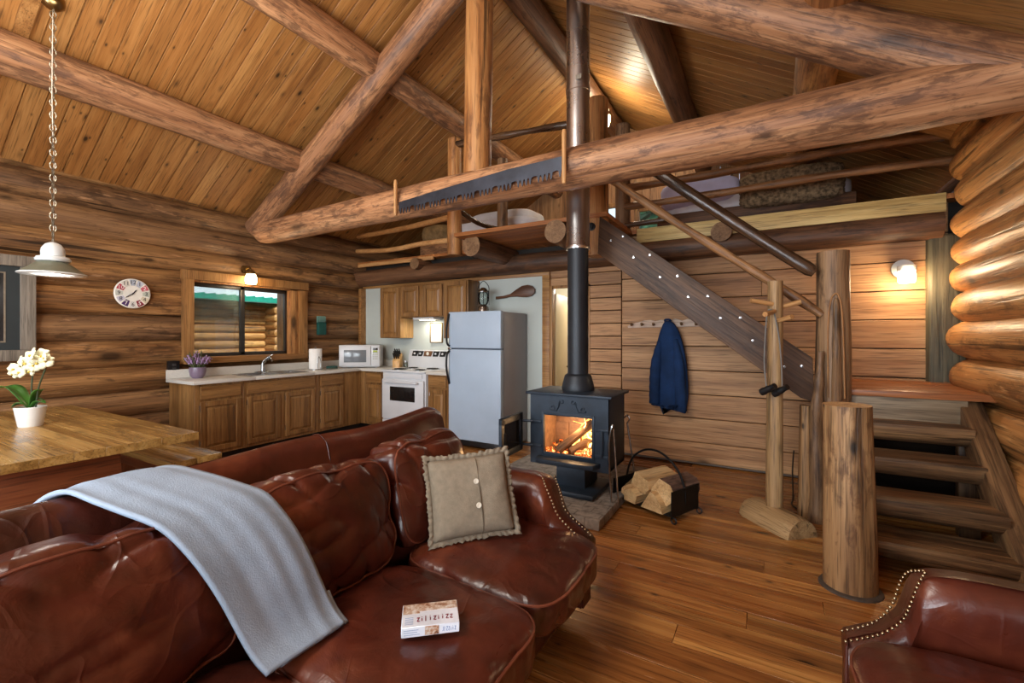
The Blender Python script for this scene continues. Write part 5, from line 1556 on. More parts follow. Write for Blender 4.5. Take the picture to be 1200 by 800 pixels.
for i, (dx, dz, s_) in enumerate(((-.12, .47, .062), (-.07, .53, .066), (-.015, .52, .07), (-.055, .44, .06), (.03, .575, .072), (.085, .60, .075), (.14, .595, .072), (.11, .53, .075), (.17, .545, .068), (.055, .50, .066), (.015, .45, .055), (-.14, .425, .05), (.20, .58, .055))):
    c = OB + rgt * dx + Vector((0, 0, .15 + dz - .08)) + view * rnd.uniform(.01, .07)
    mb, core = bloom(c, view + rgt * rnd.uniform(-.7, .7) + Vector((0, 0, rnd.uniform(-.2, .5))), s_, i)
    fo = wput('flower', mb, M['petal'], oc, smooth=None); sub('flower_lip', core, M['petal_core'], fo, oc)

for ch in [k for k in bpy.data.objects if k.parent == oc]: pass
oc.scale = (.74, .74, .78)
# pendant lamp on a chain
PX, PY = -4.54, 1.135
pd = wthing('pendant_lamp', 'white and olive enamel pendant lamp hanging on a chain over the table', 'lamp', (PX, PY, 1.85))
SZ = 1.845
SZ = 1.865
mb = MB(); mb.lathe([(.180, 0), (.184, .004), (.112, .066), (.080, .092), (.074, .092), (.108, .062), (.176, 0)], (PX, PY, SZ), 48); wput('shade', mb, M['lamp_grey'], pd)
mb = MB(); mb.lathe([(.181, -.002), (.187, .002), (.184, .009), (.178, .004)], (PX, PY, SZ), 48); wput('rim', mb, M['lamp_white'], pd)
mb = MB(); mb.lathe([(.066, .09), (.094, .098), (.097, .113), (.088, .128), (.066, .134), (.066, .09)], (PX, PY, SZ), 40); wput('collar', mb, M['lamp_white'], pd)
mb = MB(); mb.lathe([(.064, .128), (.066, .165), (.063, .19), (.044, .222), (.015, .238), (0, .239)], (PX, PY, SZ), 40); wput('dome', mb, M['lamp_white'], pd)
mb = MB(); mb.ball((PX, PY, SZ + .04), .035, .035, .042, 16, 10); wput('bulb', mb, M['bulb_dim'], pd)
ctop = ceil_z(PX)
mb = MB(); z = SZ + .235; k = 0
mb.torus((PX, PY, z + .018), .018, .004, (0, 1, 0) , 14, 6)
z += .06
while z < ctop - .04 and k < 60:
    nrm_ = (1, 0, 0) if k % 2 else (0, 1, 0)
    q = Matrix.Translation((PX, PY, z)) @ Matrix.Rotation(R(90 if k % 2 else 0), 4, 'Z')
    pts = [q @ Vector((math.sin(a) * .017, 0, math.cos(a) * .028)) for a in [2 * PI * i / 14 for i in range(14)]]
    rings = []
    for i, p in enumerate(pts):
        d = (pts[(i + 1) % 14] - pts[i - 1]).normalized(); a = q.to_3x3() @ Vector((0, 1, 0)); b = d.cross(a)
        rings.append([p + a * (math.cos(t_) * .0038) + b * (math.sin(t_) * .0038) for t_ in [2 * PI * w / 6 for w in range(6)]])
    rings.append([v.copy() for v in rings[0]]); mb.ring_surface(rings, False, False)
    z += .046; k += 1
wput('chain', mb, M['chain'], pd)
mb = MB(); mb.tube(catmull([(PX + .008, PY, SZ + .24), (PX - .012, PY + .008, SZ + .8), (PX + .010, PY - .008, SZ + 1.3), (PX, PY, ctop - .03)], 8), .003, 6); wput('cord', mb, M['button'], pd)
mb = MB(); mb.lathe([(0, -.055), (.03, -.05), (.062, -.02), (.066, .0), (.066, .03), (0, .03)], (PX, PY, ctop - .01), 28); wput('canopy', mb, M['brass'], pd)
mb = MB(); mb.box(PX - .5, PY - .14, -.03, PX + .3, PY - .06, 0)
for v in mb.bm.verts: v.co.z += ceil_z(v.co.x)
put('trim_6', mb, M['trim'], axis='X', kind='structure', label='light wood batten on the ceiling beside the lamp canopy', category='trim')

# ------------------------------------------------------------------ wood stove
hp = wthing('hearth_pad', 'grey brick hearth pad under the wood stove', 'hearth', (-1.75, 3.9, 0))
mb = MB(); mb.box(-2.35, 3.10, 0, -1.06, 4.60, .075, .006); wput('brick_pad', mb, M['slate'], hp)
sx0, sx1, sy0, sy1, sz0, sz1 = -1.83, -1.12, 3.50, 3.96, .30, .905
sv = wthing('wood_stove', 'black cast iron wood stove with its door open and fire burning', 'stove', (-1.47, 3.75, .075))
mb = MB(); t_ = .03
ox0, ox1, oz0, oz1 = -1.70, -1.255, .405, .735       # opening in the front
mb.box(sx0, sy0, sz0, sx0 + t_, sy1, sz1, .004); mb.box(sx1 - t_, sy0, sz0, sx1, sy1, sz1, .004); mb.box(sx0, sy1 - t_, sz0, sx1, sy1, sz1, .004)
mb.box(sx0, sy0, sz0, sx1, sy1, sz0 + t_, .004)
mb.box(sx0, sy0 - .002, sz0, ox0, sy0 + t_, sz1); mb.box(ox1, sy0 - .002, sz0, sx1, sy0 + t_, sz1); mb.box(ox0, sy0 - .002, sz0, ox1, sy0 + t_, oz0); mb.box(ox0, sy0 - .002, oz1, ox1, sy0 + t_, sz1)
wput('body', mb, M['stove'], sv)
mb = MB(); mb.box(sx0 - .035, sy0 - .03, sz1, sx1 + .035, sy1 + .03, sz1 + .022, .006); wput('top_plate', mb, M['stove'], sv)
mb = MB()
mb.box(ox0 - .10, sy1 - .06, .34, ox1 + .10, sy1 - .035, .86); mb.box(sx0 + .035, sy0 + .05, .34, sx0 + .07, sy1 - .04, .86); mb.box(sx1 - .07, sy0 + .05, .34, sx1 - .035, sy1 - .04, .86); mb.box(sx0 + .04, sy0 + .03, .335, sx1 - .04, sy1 - .04, .36)
for i in range(4): mb.box(sx0 + .05 + i * .16, sy1 - .075, .36, sx0 + .20 + i * .16, sy1 - .05, .60, .004)
wput('firebox', mb, M['firebrick'], sv)
mb = MB()   # frame round the opening
for bx_ in ((ox0 - .02, ox0 + .004, oz0 - .02, oz1 + .02), (ox1 - .004, ox1 + .02, oz0 - .02, oz1 + .02), (ox0, ox1, oz0 - .02, oz0 + .004), (ox0, ox1, oz1 - .004, oz1 + .02)): mb.box(bx_[0], sy0 - .010, bx_[2], bx_[1], sy0 + .004, bx_[3], .003)
wput('door_frame', mb, M['stove'], sv)
mb = MB(); mb.prism([(ox0 - .06, sy0), (ox0 - .03, sy0 - .10), (ox0 + .02, sy0 - .125), (ox1 - .02, sy0 - .125), (ox1 + .04, sy0 - .10), (ox1 + .07, sy0)], .335, .375, 'xy', .006); wput('ash_lip', mb, M['stove'], sv)
mb = MB(); mb.prism([(-1.60, 3.55), (-1.34, 3.55), (-1.34, 3.86), (-1.60, 3.86)], .12, .30, 'xy', .01); mb.box(-1.70, 3.42, .075, -1.22, 3.92, .125, .02); wput('pedestal', mb, M['stove'], sv)
def spiral(cx, cz, s, fl=1):
    pts = []
    for i in range(16): a = i / 15 * 2 * PI * 1.05; r = .012 + .020 * i / 15; pts.append((cx - fl * .045 + fl * -r * math.cos(a) * s, sy0 - .006, cz - .015 + r * math.sin(a) * s))
    return pts
for fl in (1, -1):
    cx = -1.475 - fl * .085
    mb = MB()
    a = []
    for i in range(18):
        q = i / 17 * 2 * PI * .95; r = .010 + .018 * i / 17
        a.append((cx - fl * (.055 + r * math.cos(q)), sy0 - .004, .80 + r * math.sin(q)))
    b = [(cx - fl * .015, sy0 - .004, .775), (cx + fl * .005, sy0 - .004, .815), (cx + fl * .01, sy0 - .004, .85)]
    c = []
    for i in range(14):
        q = PI + i / 13 * 2 * PI * .8; r = .020 - .012 * i / 13
        c.append((cx + fl * (.035 + r * math.cos(q)), sy0 - .004, .858 + r * math.sin(q)))
    mb.tube(a + b + c, .006, 6); wput('scroll_ornament', mb, M['stove'], sv)
for z in (.455, .665):
    mb = MB(); mb.box(sx0 - .005, sy0 - .014, z - .012, ox0 - .02, sy0 + .002, z + .012, .003); mb.tube([(sx0 - .085, sy0 - .03, z), (sx0 - .03, sy0 - .025, z), (sx0 + .03, sy0 - .012, z)], .012, 8); wput('hinge_strap', mb, M['stove'], sv)
for z in (.43, .645):
    mb = MB(); mb.box(ox1 + .025, sy0 - .014, z - .012, sx1 + .005, sy0 + .002, z + .012, .003); wput('latch_strap', mb, M['stove'], sv)
mb = MB(); mb.tube(catmull([(sx1 - .05, sy0 - .02, .43), (sx1 - .045, sy0 - .03, .54), (sx1 - .05, sy0 - .02, .645)], 5), .01, 8); wput('latch_bar', mb, M['stove'], sv)
# open door swung out to the left
DM = Matrix.Translation((sx0 - .075, sy0 - .03, .41)) @ Matrix.Rotation(R(180 + 93), 4, 'Z')
mb = MB(); dw, dh, dt = .40, .33, .03
for bx_ in ((0, .055, 0, dh), (dw - .055, dw, 0, dh), (0, dw, 0, .055), (0, dw, dh - .055, dh)): mb.box(bx_[0], -dt / 2, bx_[2], bx_[1], dt / 2, bx_[3], .004, 2, DM)
dr = wput('door', mb, M['stove'], sv)
mb = MB(); mb.box(.05, -.005, .05, dw - .05, .005, dh - .05, 0, 1, DM); sub('door_glass', mb, M['dark_glass'], dr, sv)
mb = MB(); mb.tube([tuple(DM @ Vector((dw - .02, .02, .10))), tuple(DM @ Vector((dw + .01, .05, .13))), tuple(DM @ Vector((dw + .01, .05, .22)))], .009, 8); sub('door_handle', mb, M['black_metal'], dr, sv)
# the fire
def flog(p0, p1, r, name, seed, mat):
    mb = MB(); mb.log(p0, p1, r, r * .92, seed, .12, 12, .06); return wput(name, mb, mat, sv, axis=Vector(p1) - Vector(p0))
charred = wood('charred log', (60, 42, 30), (112, 80, 56), (168, 126, 88), .8, 0, (34, 26, 22), .6, 9, .05, 1, .5, .6)
flog((-1.60, 3.58, .41), (-1.27, 3.80, .72), .042, 'burning_log', 1, charred)
flog((-1.50, 3.62, .40), (-1.24, 3.86, .60), .036, 'burning_log', 2, charred)
flog((-1.66, 3.72, .40), (-1.30, 3.74, .42), .045, 'burning_log', 3, charred)
mb = MB(); rnd = random.Random(6)
for i in range(90):
    x = rnd.uniform(ox0 - .02, ox1 + .02); y = rnd.uniform(3.56, 3.86); s = rnd.uniform(.012, .026)
    if -1.56 < x < -1.45 and rnd.random() < .6: continue
    mb.ball((x, y, .37 + rnd.random() * .05 + .05 * abs(x + 1.5)), s, s * .8, s * .7, 7, 5, None, .35, i)
e_ = wput('embers', mb, M['ember'], sv); e_['kind'] = 'stuff'
mb = MB()
for i in range(15):
    x = rnd.choice((rnd.uniform(-1.54, -1.36), rnd.uniform(-1.5, -1.38), rnd.uniform(-1.64, -1.26))); y = rnd.uniform(3.68, 3.88); h_ = rnd.uniform(.12, .30) * (1.2 if -1.5 < x < -1.36 else .7); z0 = rnd.uniform(.40, .46)
    p = [Vector((x + rnd.uniform(-.02, .02) * k + .10 * (k / 4) ** 1.3 * (1 if rnd.random() > .2 else -.4), y, z0 + h_ * k / 4)) for k in range(5)]
    mb.tube(catmull(p, 4), [max(.0012, .020 * math.sin(PI * (.25 + .75 * k / 16)) * (1 - .1 * k / 16)) for k in range(17)], 8)
f_ = wput('flames', mb, M['flame'], sv); f_['kind'] = 'stuff'

fx, fy = -1.50, 3.80
fl_ = wthing('flue_pipe', 'tall stove pipe, black below and shiny steel above, rising to the roof', 'pipe', (fx, fy, .927))
mb = MB(); mb.lathe([(.145, .927), (.148, .95), (.135, 1.0), (.122, 1.05), (.118, 1.06), (.098, 1.075), (0, 1.076)], (fx, fy, 0), 32); wput('collar', mb, M['flue'], fl_)
mb = MB(); mb.lathe([(.094, 1.05), (.094, 2.21), (.0, 2.211)], (fx, fy, 0), 32); wput('black_pipe', mb, M['flue'], fl_, label='matte black lower pipe')
mb = MB(); mb.lathe([(0, 2.20), (.108, 2.20), (.112, 2.215), (.108, 2.235), (.105, 2.24), (.105, 2.95), (.11, 2.955), (.11, 2.985), (.105, 2.99), (.105, 3.62), (.11, 3.625), (.11, 3.655), (.105, 3.66), (.105, ceil_z(fx) + .1), (0, ceil_z(fx) + .1)], (fx, fy, 0), 40); wput('steel_pipe', mb, M['chrome'], fl_, label='shiny steel upper pipe')
mb = MB(); mb.box(fx + .02, fy - .112, 3.69, fx + .075, fy - .098, 3.73, .003); wput('name_plate', mb, M['driftwood'], fl_)

# fire tools leaning against the stove
def tool(label, p0, p1, kind):
    t = wthing('fire_' + kind, label, 'fire tool', p0)
    a, b = Vector(p0), Vector(p1); d = (b - a).normalized()
    mb = MB(); mb.tube([a, a.lerp(b, .5), b], .008, 8); wput('shaft', mb, M['steel'], t)
    mb = MB()
    if kind == 'poker': mb.tube(catmull([b, b + Vector((.02, 0, .04)), b + Vector((.0, 0, .07)), b + Vector((-.025, 0, .045))], 4), .008, 8)
    elif kind == 'tongs': mb.tube(catmull([b, b + d * .02 + Vector((.0, -.03, .01)), b + Vector((-.03, -.03, -.15)), a + Vector((-.05, -.02, 0.0))], 6), .008, 8)
    else: mb.tube(catmull([b, b + d * .05, b + d * .09 + Vector((-.03, 0, 0)), b + d * .03 + Vector((-.045, 0, 0))], 4), .007, 8)
    wput('handle', mb, M['steel'], t)
    return t
tool('steel fire tongs leaning on the right front of the stove', (-1.04, 3.50, .083), (-1.075, 3.49, .67), 'tongs')
tool('thin steel poker leaning behind the tongs on the stove side', (-.995, 3.95, .0), (-1.085, 3.93, .64), 'poker')

# firewood rack
rk = wthing('firewood_rack', 'black iron firewood holder with an arched handle on the floor', 'firewood holder', (-.80, 3.72, 0))
RM = Matrix.Translation((-.80, 3.76, 0)) @ Matrix.Rotation(R(-24), 4, 'Z')
mb = MB()
mb.box(-.30, -.17, .045, .27, .17, .055, .002, 1, RM); wput('tray', mb, M['black_metal'], rk)
for xx, nm in ((-.30, 0), (.265, 1)):
    mb = MB(); mb.box(xx - .004, -.18, .045, xx + .004, .18, .24 if nm else .2, .002, 1, RM); wput('end_plate', mb, M['black_metal'], rk)
mb = MB(); mb.tube([RM @ Vector(p) for p in catmull([(-.30, 0.0, .06), (-.30, 0, .20), (-.24, 0, .36), (-.10, 0, .46), (.06, 0, .46), (.20, 0, .36), (.262, 0, .22), (.262, 0, .10)], 6)], .009, 8); wput('handle', mb, M['black_metal'], rk)
for xx in (-.28, .25):
    for yy in (-.17, .17):
        mb = MB(); mb.torus(RM @ Vector((xx + .03, yy, .028)), .022, .006, RM.to_3x3() @ Vector((0, 1, 0)), 16, 6); wput('scroll_foot', mb, M['black_metal'], rk)
# logs in the rack: wedge sections, each its own thing
def split_log(label, poly, c, L, yaw, roll, bark_edge=None, seed=0, zb=0):
    t = thing('firewood_log', label, 'firewood', c, R(yaw), group='split logs in the iron holder')
    mb = MB()
    n = len(poly); rings = []
    for k in range(7):
        y = -L / 2 + L * k / 6
        rings.append([Vector((u * (1 + .05 * noise.noise(Vector((u * 9, k * .7, seed)))), y, v * (1 + .05 * noise.noise(Vector((v * 9, k * .9, seed + 5)))))) for u, v in poly])
    mb.ring_surface(rings)
    if roll: 
        for v in mb.bm.verts: v.co = Matrix.Rotation(R(roll), 4, 'Y') @ v.co
    zmin = min(v.co.z for v in mb.bm.verts)
    if zb is not None:
        for v in mb.bm.verts: v.co.z -= zmin
    mb.bm.faces.ensure_lookup_table()
    if bark_edge is not None:
        for f in mb.bm.faces:
            if len(f.verts) == 4:
                idx = sorted(v.index for v in f.verts)
        mb.bm.verts.index_update()
        for f in mb.bm.faces:
            if len(f.verts) == 4:
                cols = {v.index % n for v in f.verts}
                if cols in bark_edge: f.material_index = 1
    put('wood', mb, [M['firewood'], M['bark']], t, axis='Y')
    return t
arc = lambda r, a0, a1, k: [(r * math.cos(R(a0 + (a1 - a0) * i / k)), r * math.sin(R(a0 + (a1 - a0) * i / k))) for i in range(k + 1)]
def at(x, y, z): p = RM @ Vector((x, y, z)); return (p.x, p.y, p.z)
q1 = [(-.07, -.05), (.075, -.06)] + [(.085, .0), (.06, .07), (.0, .1), (-.05, .08)]
split_log('crooked split log at the left of the holder', [(-.10, -.03), (-.06, -.05), (.02, .01), (.09, .03), (.10, .07), (.02, .085), (-.06, .05), (-.10, .01)], at(-.17, 0, .085), .33, -2, 8, None, 1)
split_log('small split log at the bottom of the holder', [(-.06, -.045), (.05, -.05), (.07, .02), (.0, .06), (-.065, .03)], at(-.10, -.03, .057), .34, -26, 0, None, 2)
split_log('triangular split log at the bottom front of the holder', [(-.10, -.05), (.10, -.05), (.08, .02), (.02, .085), (-.01, .09)], at(.10, -.02, .057), .36, -24, 0, None, 3)
split_log('big pale split log lying on top of the pile in the holder', [(-.085, -.06), (.075, -.06), (.10, .0), (.07, .06), (-.075, .055)], at(-.02, .02, .148), .36, -30, 18, None, 4)
split_log('split log with brown bark at the right of the holder', [(-.09, -.07)] + [(.09, -.08), (.115, -.03), (.11, .02), (.09, .06), (.05, .085), (-.05, .07)], at(.155, .03, .105), .34, -26, 24, [{1, 2}, {2, 3}, {3, 4}, {4, 5}, {5, 6}], 5)

# coat rack board with hooks, navy jacket
cr = wthing('coat_hook_board', 'pinkish wavy wooden coat hook board on the plank wall', 'coat rack', (-1.03, 5.24, 1.55))
mb = MB()
mb.prism([(-1.44, 1.53), (-1.38, 1.565), (-1.31, 1.575), (-1.24, 1.595), (-1.17, 1.60), (-1.12, 1.585), (-1.05, 1.60), (-.98, 1.59), (-.9, 1.61), (-.83, 1.585), (-.77, 1.605), (-.70, 1.59), (-.63, 1.555), (-.60, 1.535), (-.62, 1.52), (-.95, 1.515), (-1.43, 1.51)], 5.215, 5.25, 'xz', .004); wput('board', mb, M['pink_board'], cr, axis='X')
for xx in (-1.38, -1.26, -1.13, -.98, -.83, -.68):
    mb = MB(); mb.tube(catmull([(xx, 5.215, 1.55), (xx, 5.17, 1.54), (xx, 5.15, 1.56)], 4), [.012] * 5 + [.013] * 3 + [.015], 8); wput('hook', mb, M['newel'], cr)
jk = wthing('jacket', 'navy blue fleece jacket hanging from the coat hook board', 'jacket', (-.97, 5.12, .6))
rows = []
ks = [(1.575, .035, .03), (1.55, .06, .045), (1.50, .085, .055), (1.42, .115, .065), (1.30, .145, .07), (1.15, .17, .075), (1.0, .185, .075), (.85, .195, .075), (.72, .195, .07), (.62, .185, .065), (.585, .18, .062)]
K = catmull([(w, d, z) for z, w, d in ks], 4)
NJ = 40
for i, p in enumerate(K):
    z = p.z; w, d = p.x, p.y; row = []; t = i / (len(K) - 1)
    cx = -.965 + .0 * t + .02 * math.sin(t * 3)
    for j in range(NJ):
        a = 2 * PI * j / NJ
        fold = 1 + (.10 + .14 * t) * math.sin(a * 5 + 1.3 + t * 1.5) * (.4 + t) + .08 * noise.noise(Vector((math.cos(a) * 2, math.sin(a) * 2, z * 4)))
        x = cx + math.cos(a) * w * (1 + .02 * math.sin(a * 3)); y = 5.145 + math.sin(a) * d * fold
        dz = 0
        if i > len(K) - 6:
            dz = (.035 - .05 * math.cos(a)) * (i - len(K) + 6) / 5
        y = min(y, 5.225)
        row.append(Vector((x, y, z + dz)))
    rows.append(row)
mb = MB(); mb.grid(rows, .008, True)
mb.bm.faces.new([v for v in mb.bm.verts[:0]]) if False else None
wput('cloth', mb, M['navy'], jk, smooth=None)
mb = MB(); mb.tube(catmull([(-1.04, 5.12, 1.36), (-1.075, 5.11, 1.18), (-1.095, 5.105, .98), (-1.10, 5.105, .80), (-1.10, 5.105, .66)], 6), [.03 + .03 * min(1, i / 8) + .003 * math.sin(i * 2) for i in range(25)], 14); wput('sleeve', mb, M['navy'], jk, smooth=None)
mb = MB(); mb.tube(catmull([(-.89, 5.11, 1.38), (-.855, 5.10, 1.18), (-.835, 5.095, .98), (-.825, 5.095, .78), (-.82, 5.095, .60)], 6), [.03 + .03 * min(1, i / 8) + .003 * math.sin(i * 2.4) for i in range(25)], 14); wput('sleeve', mb, M['navy'], jk, smooth=None)
mb = MB(); mb.torus((-.97, 5.15, 1.585), .03, .012, (0, .5, 1), 16, 8); wput('collar', mb, M['navy'], jk, smooth=None)

# standing coat tree with pegs, binoculars on a strap
cs = wthing('coat_stand', 'rustic peeled pole coat stand with pegs on a half log foot', 'coat stand', (.04, 3.94, 0))
mb = MB(); mb.log((.04, 3.90, .10), (.045, 3.90, 1.83), .058, .05, 71, .05, 18, .09)
for f in mb.bm.faces:
    if len(f.verts) > 8: f.material_index = 1
wput('pole', mb, [M['standwood'], M['cutend']], cs, axis='Z')
mb = MB(); rings = []
fa_, fb_ = Vector((-.12, 4.06, 0)), Vector((.21, 3.70, 0)); dd = (fb_ - fa_).normalized(); nn = Vector((-dd.y, dd.x, 0))
for k in range(9):
    c = fa_.lerp(fb_, k / 8); e = (.82, 1.0, 1, 1, 1.02, 1, 1, 1, .9)[k]
    rings.append([c + nn * (math.cos(PI * i / 10) * .135 * e) + Vector((0, 0, math.sin(PI * i / 10) * .14 * e * (1 + .06 * noise.noise(Vector((i * .5, k * .6, 3)))))) for i in range(11)])
mb.ring_surface(rings); wput('foot', mb, M['standwood'], cs, axis=dd)
for (a, b) in (((.03, 3.86, 1.655), (-.115, 3.80, 1.685)), ((.04, 3.85, 1.60), (-.02, 3.73, 1.575)), ((.06, 3.91, 1.63), (.21, 3.94, 1.67)), ((.06, 3.86, 1.53), (.15, 3.78, 1.555))):
    mb = MB(); mb.tube([a, b], [.017, .019], 12); wput('peg', mb, M['peg'], cs, axis=Vector(b) - Vector(a))
bi = wthing('binoculars', 'black binoculars hanging by their strap from the coat stand', 'binoculars', (.03, 3.80, 1.0))
BM_ = Matrix.Translation((.035, 3.775, 1.02)) @ Matrix.Rotation(R(24), 4, 'Z') @ Matrix.Rotation(R(6), 4, 'Y')
for s in (-1, 1):
    mb = MB(); mb.lathe([(0, -.055), (.026, -.055), (.028, -.03), (.024, -.015), (.026, .01), (.02, .03), (.018, .052), (.021, .058), (.021, .068), (0, .068)], (0, 0, 0), 20, (.35, -.75, .55 if s > 0 else .5), BM_ @ Matrix.Translation((s * .043, 0, 0))); wput('barrel', mb, M['rubber'], bi)
mb = MB(); mb.box(-.045, -.012, -.012, .045, .012, .014, .008, 3, BM_); mb.lathe([(0, -.02), (.012, -.02), (.012, .02), (0, .02)], (0, 0, .012), 12, (0, -1, .5), BM_); wput('bridge', mb, M['rubber'], bi)
mb = MB(); mb.tube(catmull([(-.012, 3.825, 1.04), (-.025, 3.835, 1.2), (-.02, 3.84, 1.4), (-.005, 3.84, 1.59), (.02, 3.842, 1.615)], 8), .005, 6); mb.tube(catmull([(.09, 3.835, 1.03), (.085, 3.835, 1.2), (.07, 3.835, 1.4), (.04, 3.835, 1.58), (.02, 3.842, 1.615)], 8), .005, 6); wput('strap', mb, plain('grey strap', (120, 118, 114), .5), bi)

# sconce by the landing
sc_ = wthing('wall_sconce', 'lit white cylinder wall lamp above the stair landing', 'light', (1.05, 5.22, 1.95))
mb = MB(); mb.lathe([(0, 0), (.085, 0), (.085, .02), (.07, .03), (0, .032)], (1.055, 5.25, 2.02), 28, (0, -1, 0)); mb.box(1.02, 5.15, 1.99, 1.10, 5.23, 2.03, .008); mb.lathe([(0, 1.985), (.062, 1.985), (.066, 1.99), (.066, 2.035), (0, 2.04)], (1.06, 5.135, 0), 28); wput('mount', mb, M['lamp_white'], sc_)
mb = MB(); mb.lathe([(.055, 1.985), (.062, 1.96), (.062, 1.90), (.055, 1.885), (0, 1.88)], (1.06, 5.135, 0), 24); wput('glass_shade', mb, M['bulb'], sc_)
# thin cord by the stair posts
cd = MB(); cd.tube(catmull([(.22, 5.2, .28), (.20, 5.0, .12), (.19, 4.6, .01), (.17, 4.4, .008), (.2, 4.3, .008)], 6), .006, 6)
o = put('power_cord', cd, M['rubber'], label='thin dark cord trailing on the floor by the stair posts', category='cord')

# ------------------------------------------------------------------ loft beds and light
b1 = wthing('loft_bed', 'bed with lavender pillow and fuzzy brown throw in the loft above the stairs', 'bed', (-.3, 6.7, 2.63))
mb = MB(); mb.box(-1.22, 5.78, 2.63, .80, 7.3, 2.93, .02); wput('bed_frame', mb, M['beam_dark'], b1, axis='X')
mb = MB(); mb.cushion((-.20, 6.55, 3.03), (1.0, .76, .13), 6, None, 5, .01, 14); wput('mattress', mb, M['sheet'], b1, smooth=None)
mb = MB(); mb.cushion((-.74, 6.0, 3.16), (.46, .26, .165), 4.5, None, 6, .012, 14); wput('pillow', mb, M['lavender'], b1, smooth=None)
mb = MB(); mb.cushion((.20, 6.1, 3.07), (.49, .42, .20), 7, None, 7, .022, 26, 0, 22); wput('fuzzy_throw', mb, M['fur'], b1, smooth=None)
b2 = wthing('loft_bed', 'bed with white sheets in the loft above the kitchen', 'bed', (-3.9, 6.2, 2.63))
mb = MB(); mb.box(-4.95, 5.55, 2.63, -2.9, 7.4, 2.90, .02); wput('bed_frame', mb, M['beam_log'], b2, axis='X')
mb = MB(); mb.cushion((-3.70, 6.4, 3.03), (.82, .86, .15), 6, None, 8, .012, 14); wput('mattress', mb, M['sheet'], b2, smooth=None)
mb = MB(); mb.cushion((-3.55, 6.0, 3.21), (.55, .36, .10), 4, None, 9, .012, 12); wput('pillow', mb, M['sheet'], b2, smooth=None)
mb = MB(); mb.cushion((-4.70, 6.2, 3.06), (.26, .68, .17), 5, None, 10, .02, 14); wput('folded_blanket', mb, M['blanket_tan'], b2, smooth=None)
lf = wthing('loft_lamp', 'bright loft lamp glowing behind the stair top posts', 'light', (-2.12, 6.42, 4.5))
mb = MB(); mb.lathe([(0, 0), (.07, 0), (.07, .02), (.03, .03), (.03, .10), (0, .10)], (-2.12, 6.42, 4.80), 20, (0, 0, -1)); wput('mount', mb, M['lamp_white'], lf)
mb = MB(); mb.lathe([(0, 4.50), (.06, 4.51), (.09, 4.60), (.095, 4.68), (.0, 4.70)], (-2.12, 6.42, 0), 24); wput('glass_shade', mb, M['bulb'], lf)
tw = wthing('towel', 'white towel hanging in the bathroom beyond the doorway', 'towel', (-2.5, 6.95, 1.2))
rows = []
for i in range(12):
    z = 1.62 - .5 * i / 11
    rows.append([Vector((-2.95 + .34 * j / 16, 6.96 - .03 - .02 * math.sin(j * 1.1) * (i / 11 + .2), z)) for j in range(17)])
mb = MB(); mb.grid(rows, .01); wput('cloth', mb, M['sheet'], tw, smooth=None)
mb = MB(); mb.tube([(-3.0, 6.95, 1.63), (-2.55, 6.95, 1.63)], .01, 8); mb.tube([(-3.0, 6.95, 1.63), (-3.0, 7.0, 1.63)], .01, 8); mb.tube([(-2.55, 6.95, 1.63), (-2.55, 7.0, 1.63)], .01, 8); wput('rail', mb, M['steel'], tw)
# ------------------------------------------------------------------ light and camera
def light(name, typ, loc, power, color, size=None, target=None, size_y=None, spread=None):
    l = bpy.data.lights.new(name, typ); l.energy = power; l.color = color
    if typ == 'AREA':
        l.shape = 'RECTANGLE'; l.size = size; l.size_y = size_y or size
        if spread: l.spread = R(spread)
    elif size is not None and typ != "SUN":
        l.shadow_soft_size = size
    o = bpy.data.objects.new(name, l); COL.objects.link(o); o.location = loc
    if target is not None:
        o.rotation_euler = (Vector(target) - Vector(loc)).to_track_quat('-Z', 'Y').to_euler()
    return o
WARM = (1.0, .74, .46); COOL = (.86, .93, 1.0); NEUT = (1.0, .93, .84)
for i, g in enumerate(FW):
    light('window_daylight', 'AREA', ((g[0] + g[1]) / 2, YF + .04, (g[2] + g[3]) / 2), 150, COOL, g[1] - g[0] - .1, ((g[0] + g[1]) / 2, YF + 3, (g[2] + g[3]) / 2 - .1), g[3] - g[2] - .1)
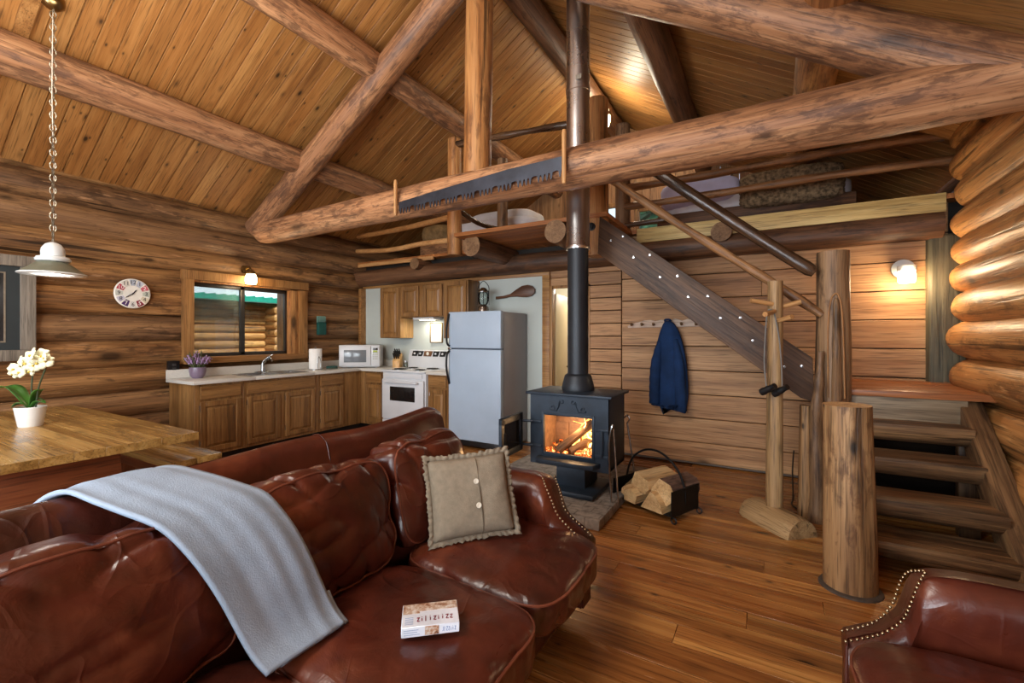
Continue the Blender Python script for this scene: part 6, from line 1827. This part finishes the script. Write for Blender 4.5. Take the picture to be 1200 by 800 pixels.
# added fill lights out of view, with no fixtures built for them
light('ceiling_fill', 'AREA', (-2.3, -1.2, 4.4), 135, NEUT, 1.6, (-2.3, .8, 0), 1.2)  # unseen downward fill for the whole room
light('upward_fill', 'AREA', (-2.6, .8, 2.6), 72, (1, .93, .82), 1.6, (-3.4, 1.6, 6), 1.0)  # unseen fill added to brighten the left ceiling slope
light('window_lamp', 'POINT', (JX + .06, JY, 2.10), 14, WARM, .06)
light('sconce_lamp', 'POINT', (1.06, 5.07, 1.90), 20, WARM, .06)
light('pendant_bulb', 'POINT', (PX, PY, SZ - .02), 14, NEUT, .05)
light('range_lamp', 'AREA', (-4.4, 5.1, 1.64), 2.2, (1, .92, .76), .25, (-4.4, 5.1, 0), .15)
light('loft_lamp', 'POINT', (-2.02, 6.3, 4.55), 42, (1, .88, .66), .10)
light('bathroom_lamp', 'POINT', (-2.3, 6.2, 2.15), 26, (1, .93, .82), .12)
light('fire_glow', 'POINT', (-1.45, 3.66, .60), 11, (1, .55, .24), .08)

sun = light('sun', 'SUN', (8, 2, 12), 7.0, (1, .95, .88), .02, (-2, 2, 0))
sun.data.angle = R(2)
w = bpy.data.worlds.new('sky'); scene.world = w; w.use_nodes = True
nt = w.node_tree; bgn = nt.nodes['Background']
sk_ = nt.nodes.new('ShaderNodeTexSky'); sk_.sky_type = 'HOSEK_WILKIE'; sk_.turbidity = 6; sk_.sun_direction = Vector((.3, -.5, .8)).normalized()
hs = nt.nodes.new('ShaderNodeHueSaturation'); hs.inputs['Saturation'].default_value = .35
nt.links.new(sk_.outputs[0], hs.inputs['Color']); nt.links.new(hs.outputs[0], bgn.inputs[0]); bgn.inputs[1].default_value = 9.0

cam = bpy.data.cameras.new('camera'); co = bpy.data.objects.new('camera', cam); COL.objects.link(co)
co.location = (0, 0, 1.42); co.rotation_euler = (R(90), 0, R(30))
cam.sensor_width = 36.0; cam.lens = 36.0 * 520 / 1200; cam.shift_y = -(400 - 393) / 1200 * -1 * -1
cam.clip_start = .02
scene.camera = co
scene.view_settings.view_transform = 'Standard'; scene.view_settings.look = 'None'
scene.view_settings.exposure = 0.10; scene.view_settings.gamma = 1.0; scene.view_settings.use_curve_mapping = False
scene.cycles.use_denoising = True
scene.cycles.max_bounces = 8; scene.cycles.diffuse_bounces = 4; scene.cycles.transparent_max_bounces = 16
scene.cycles.sample_clamp_indirect = 6.0
for o in bpy.data.objects:
    if '_base' in o.keys(): del o['_base']
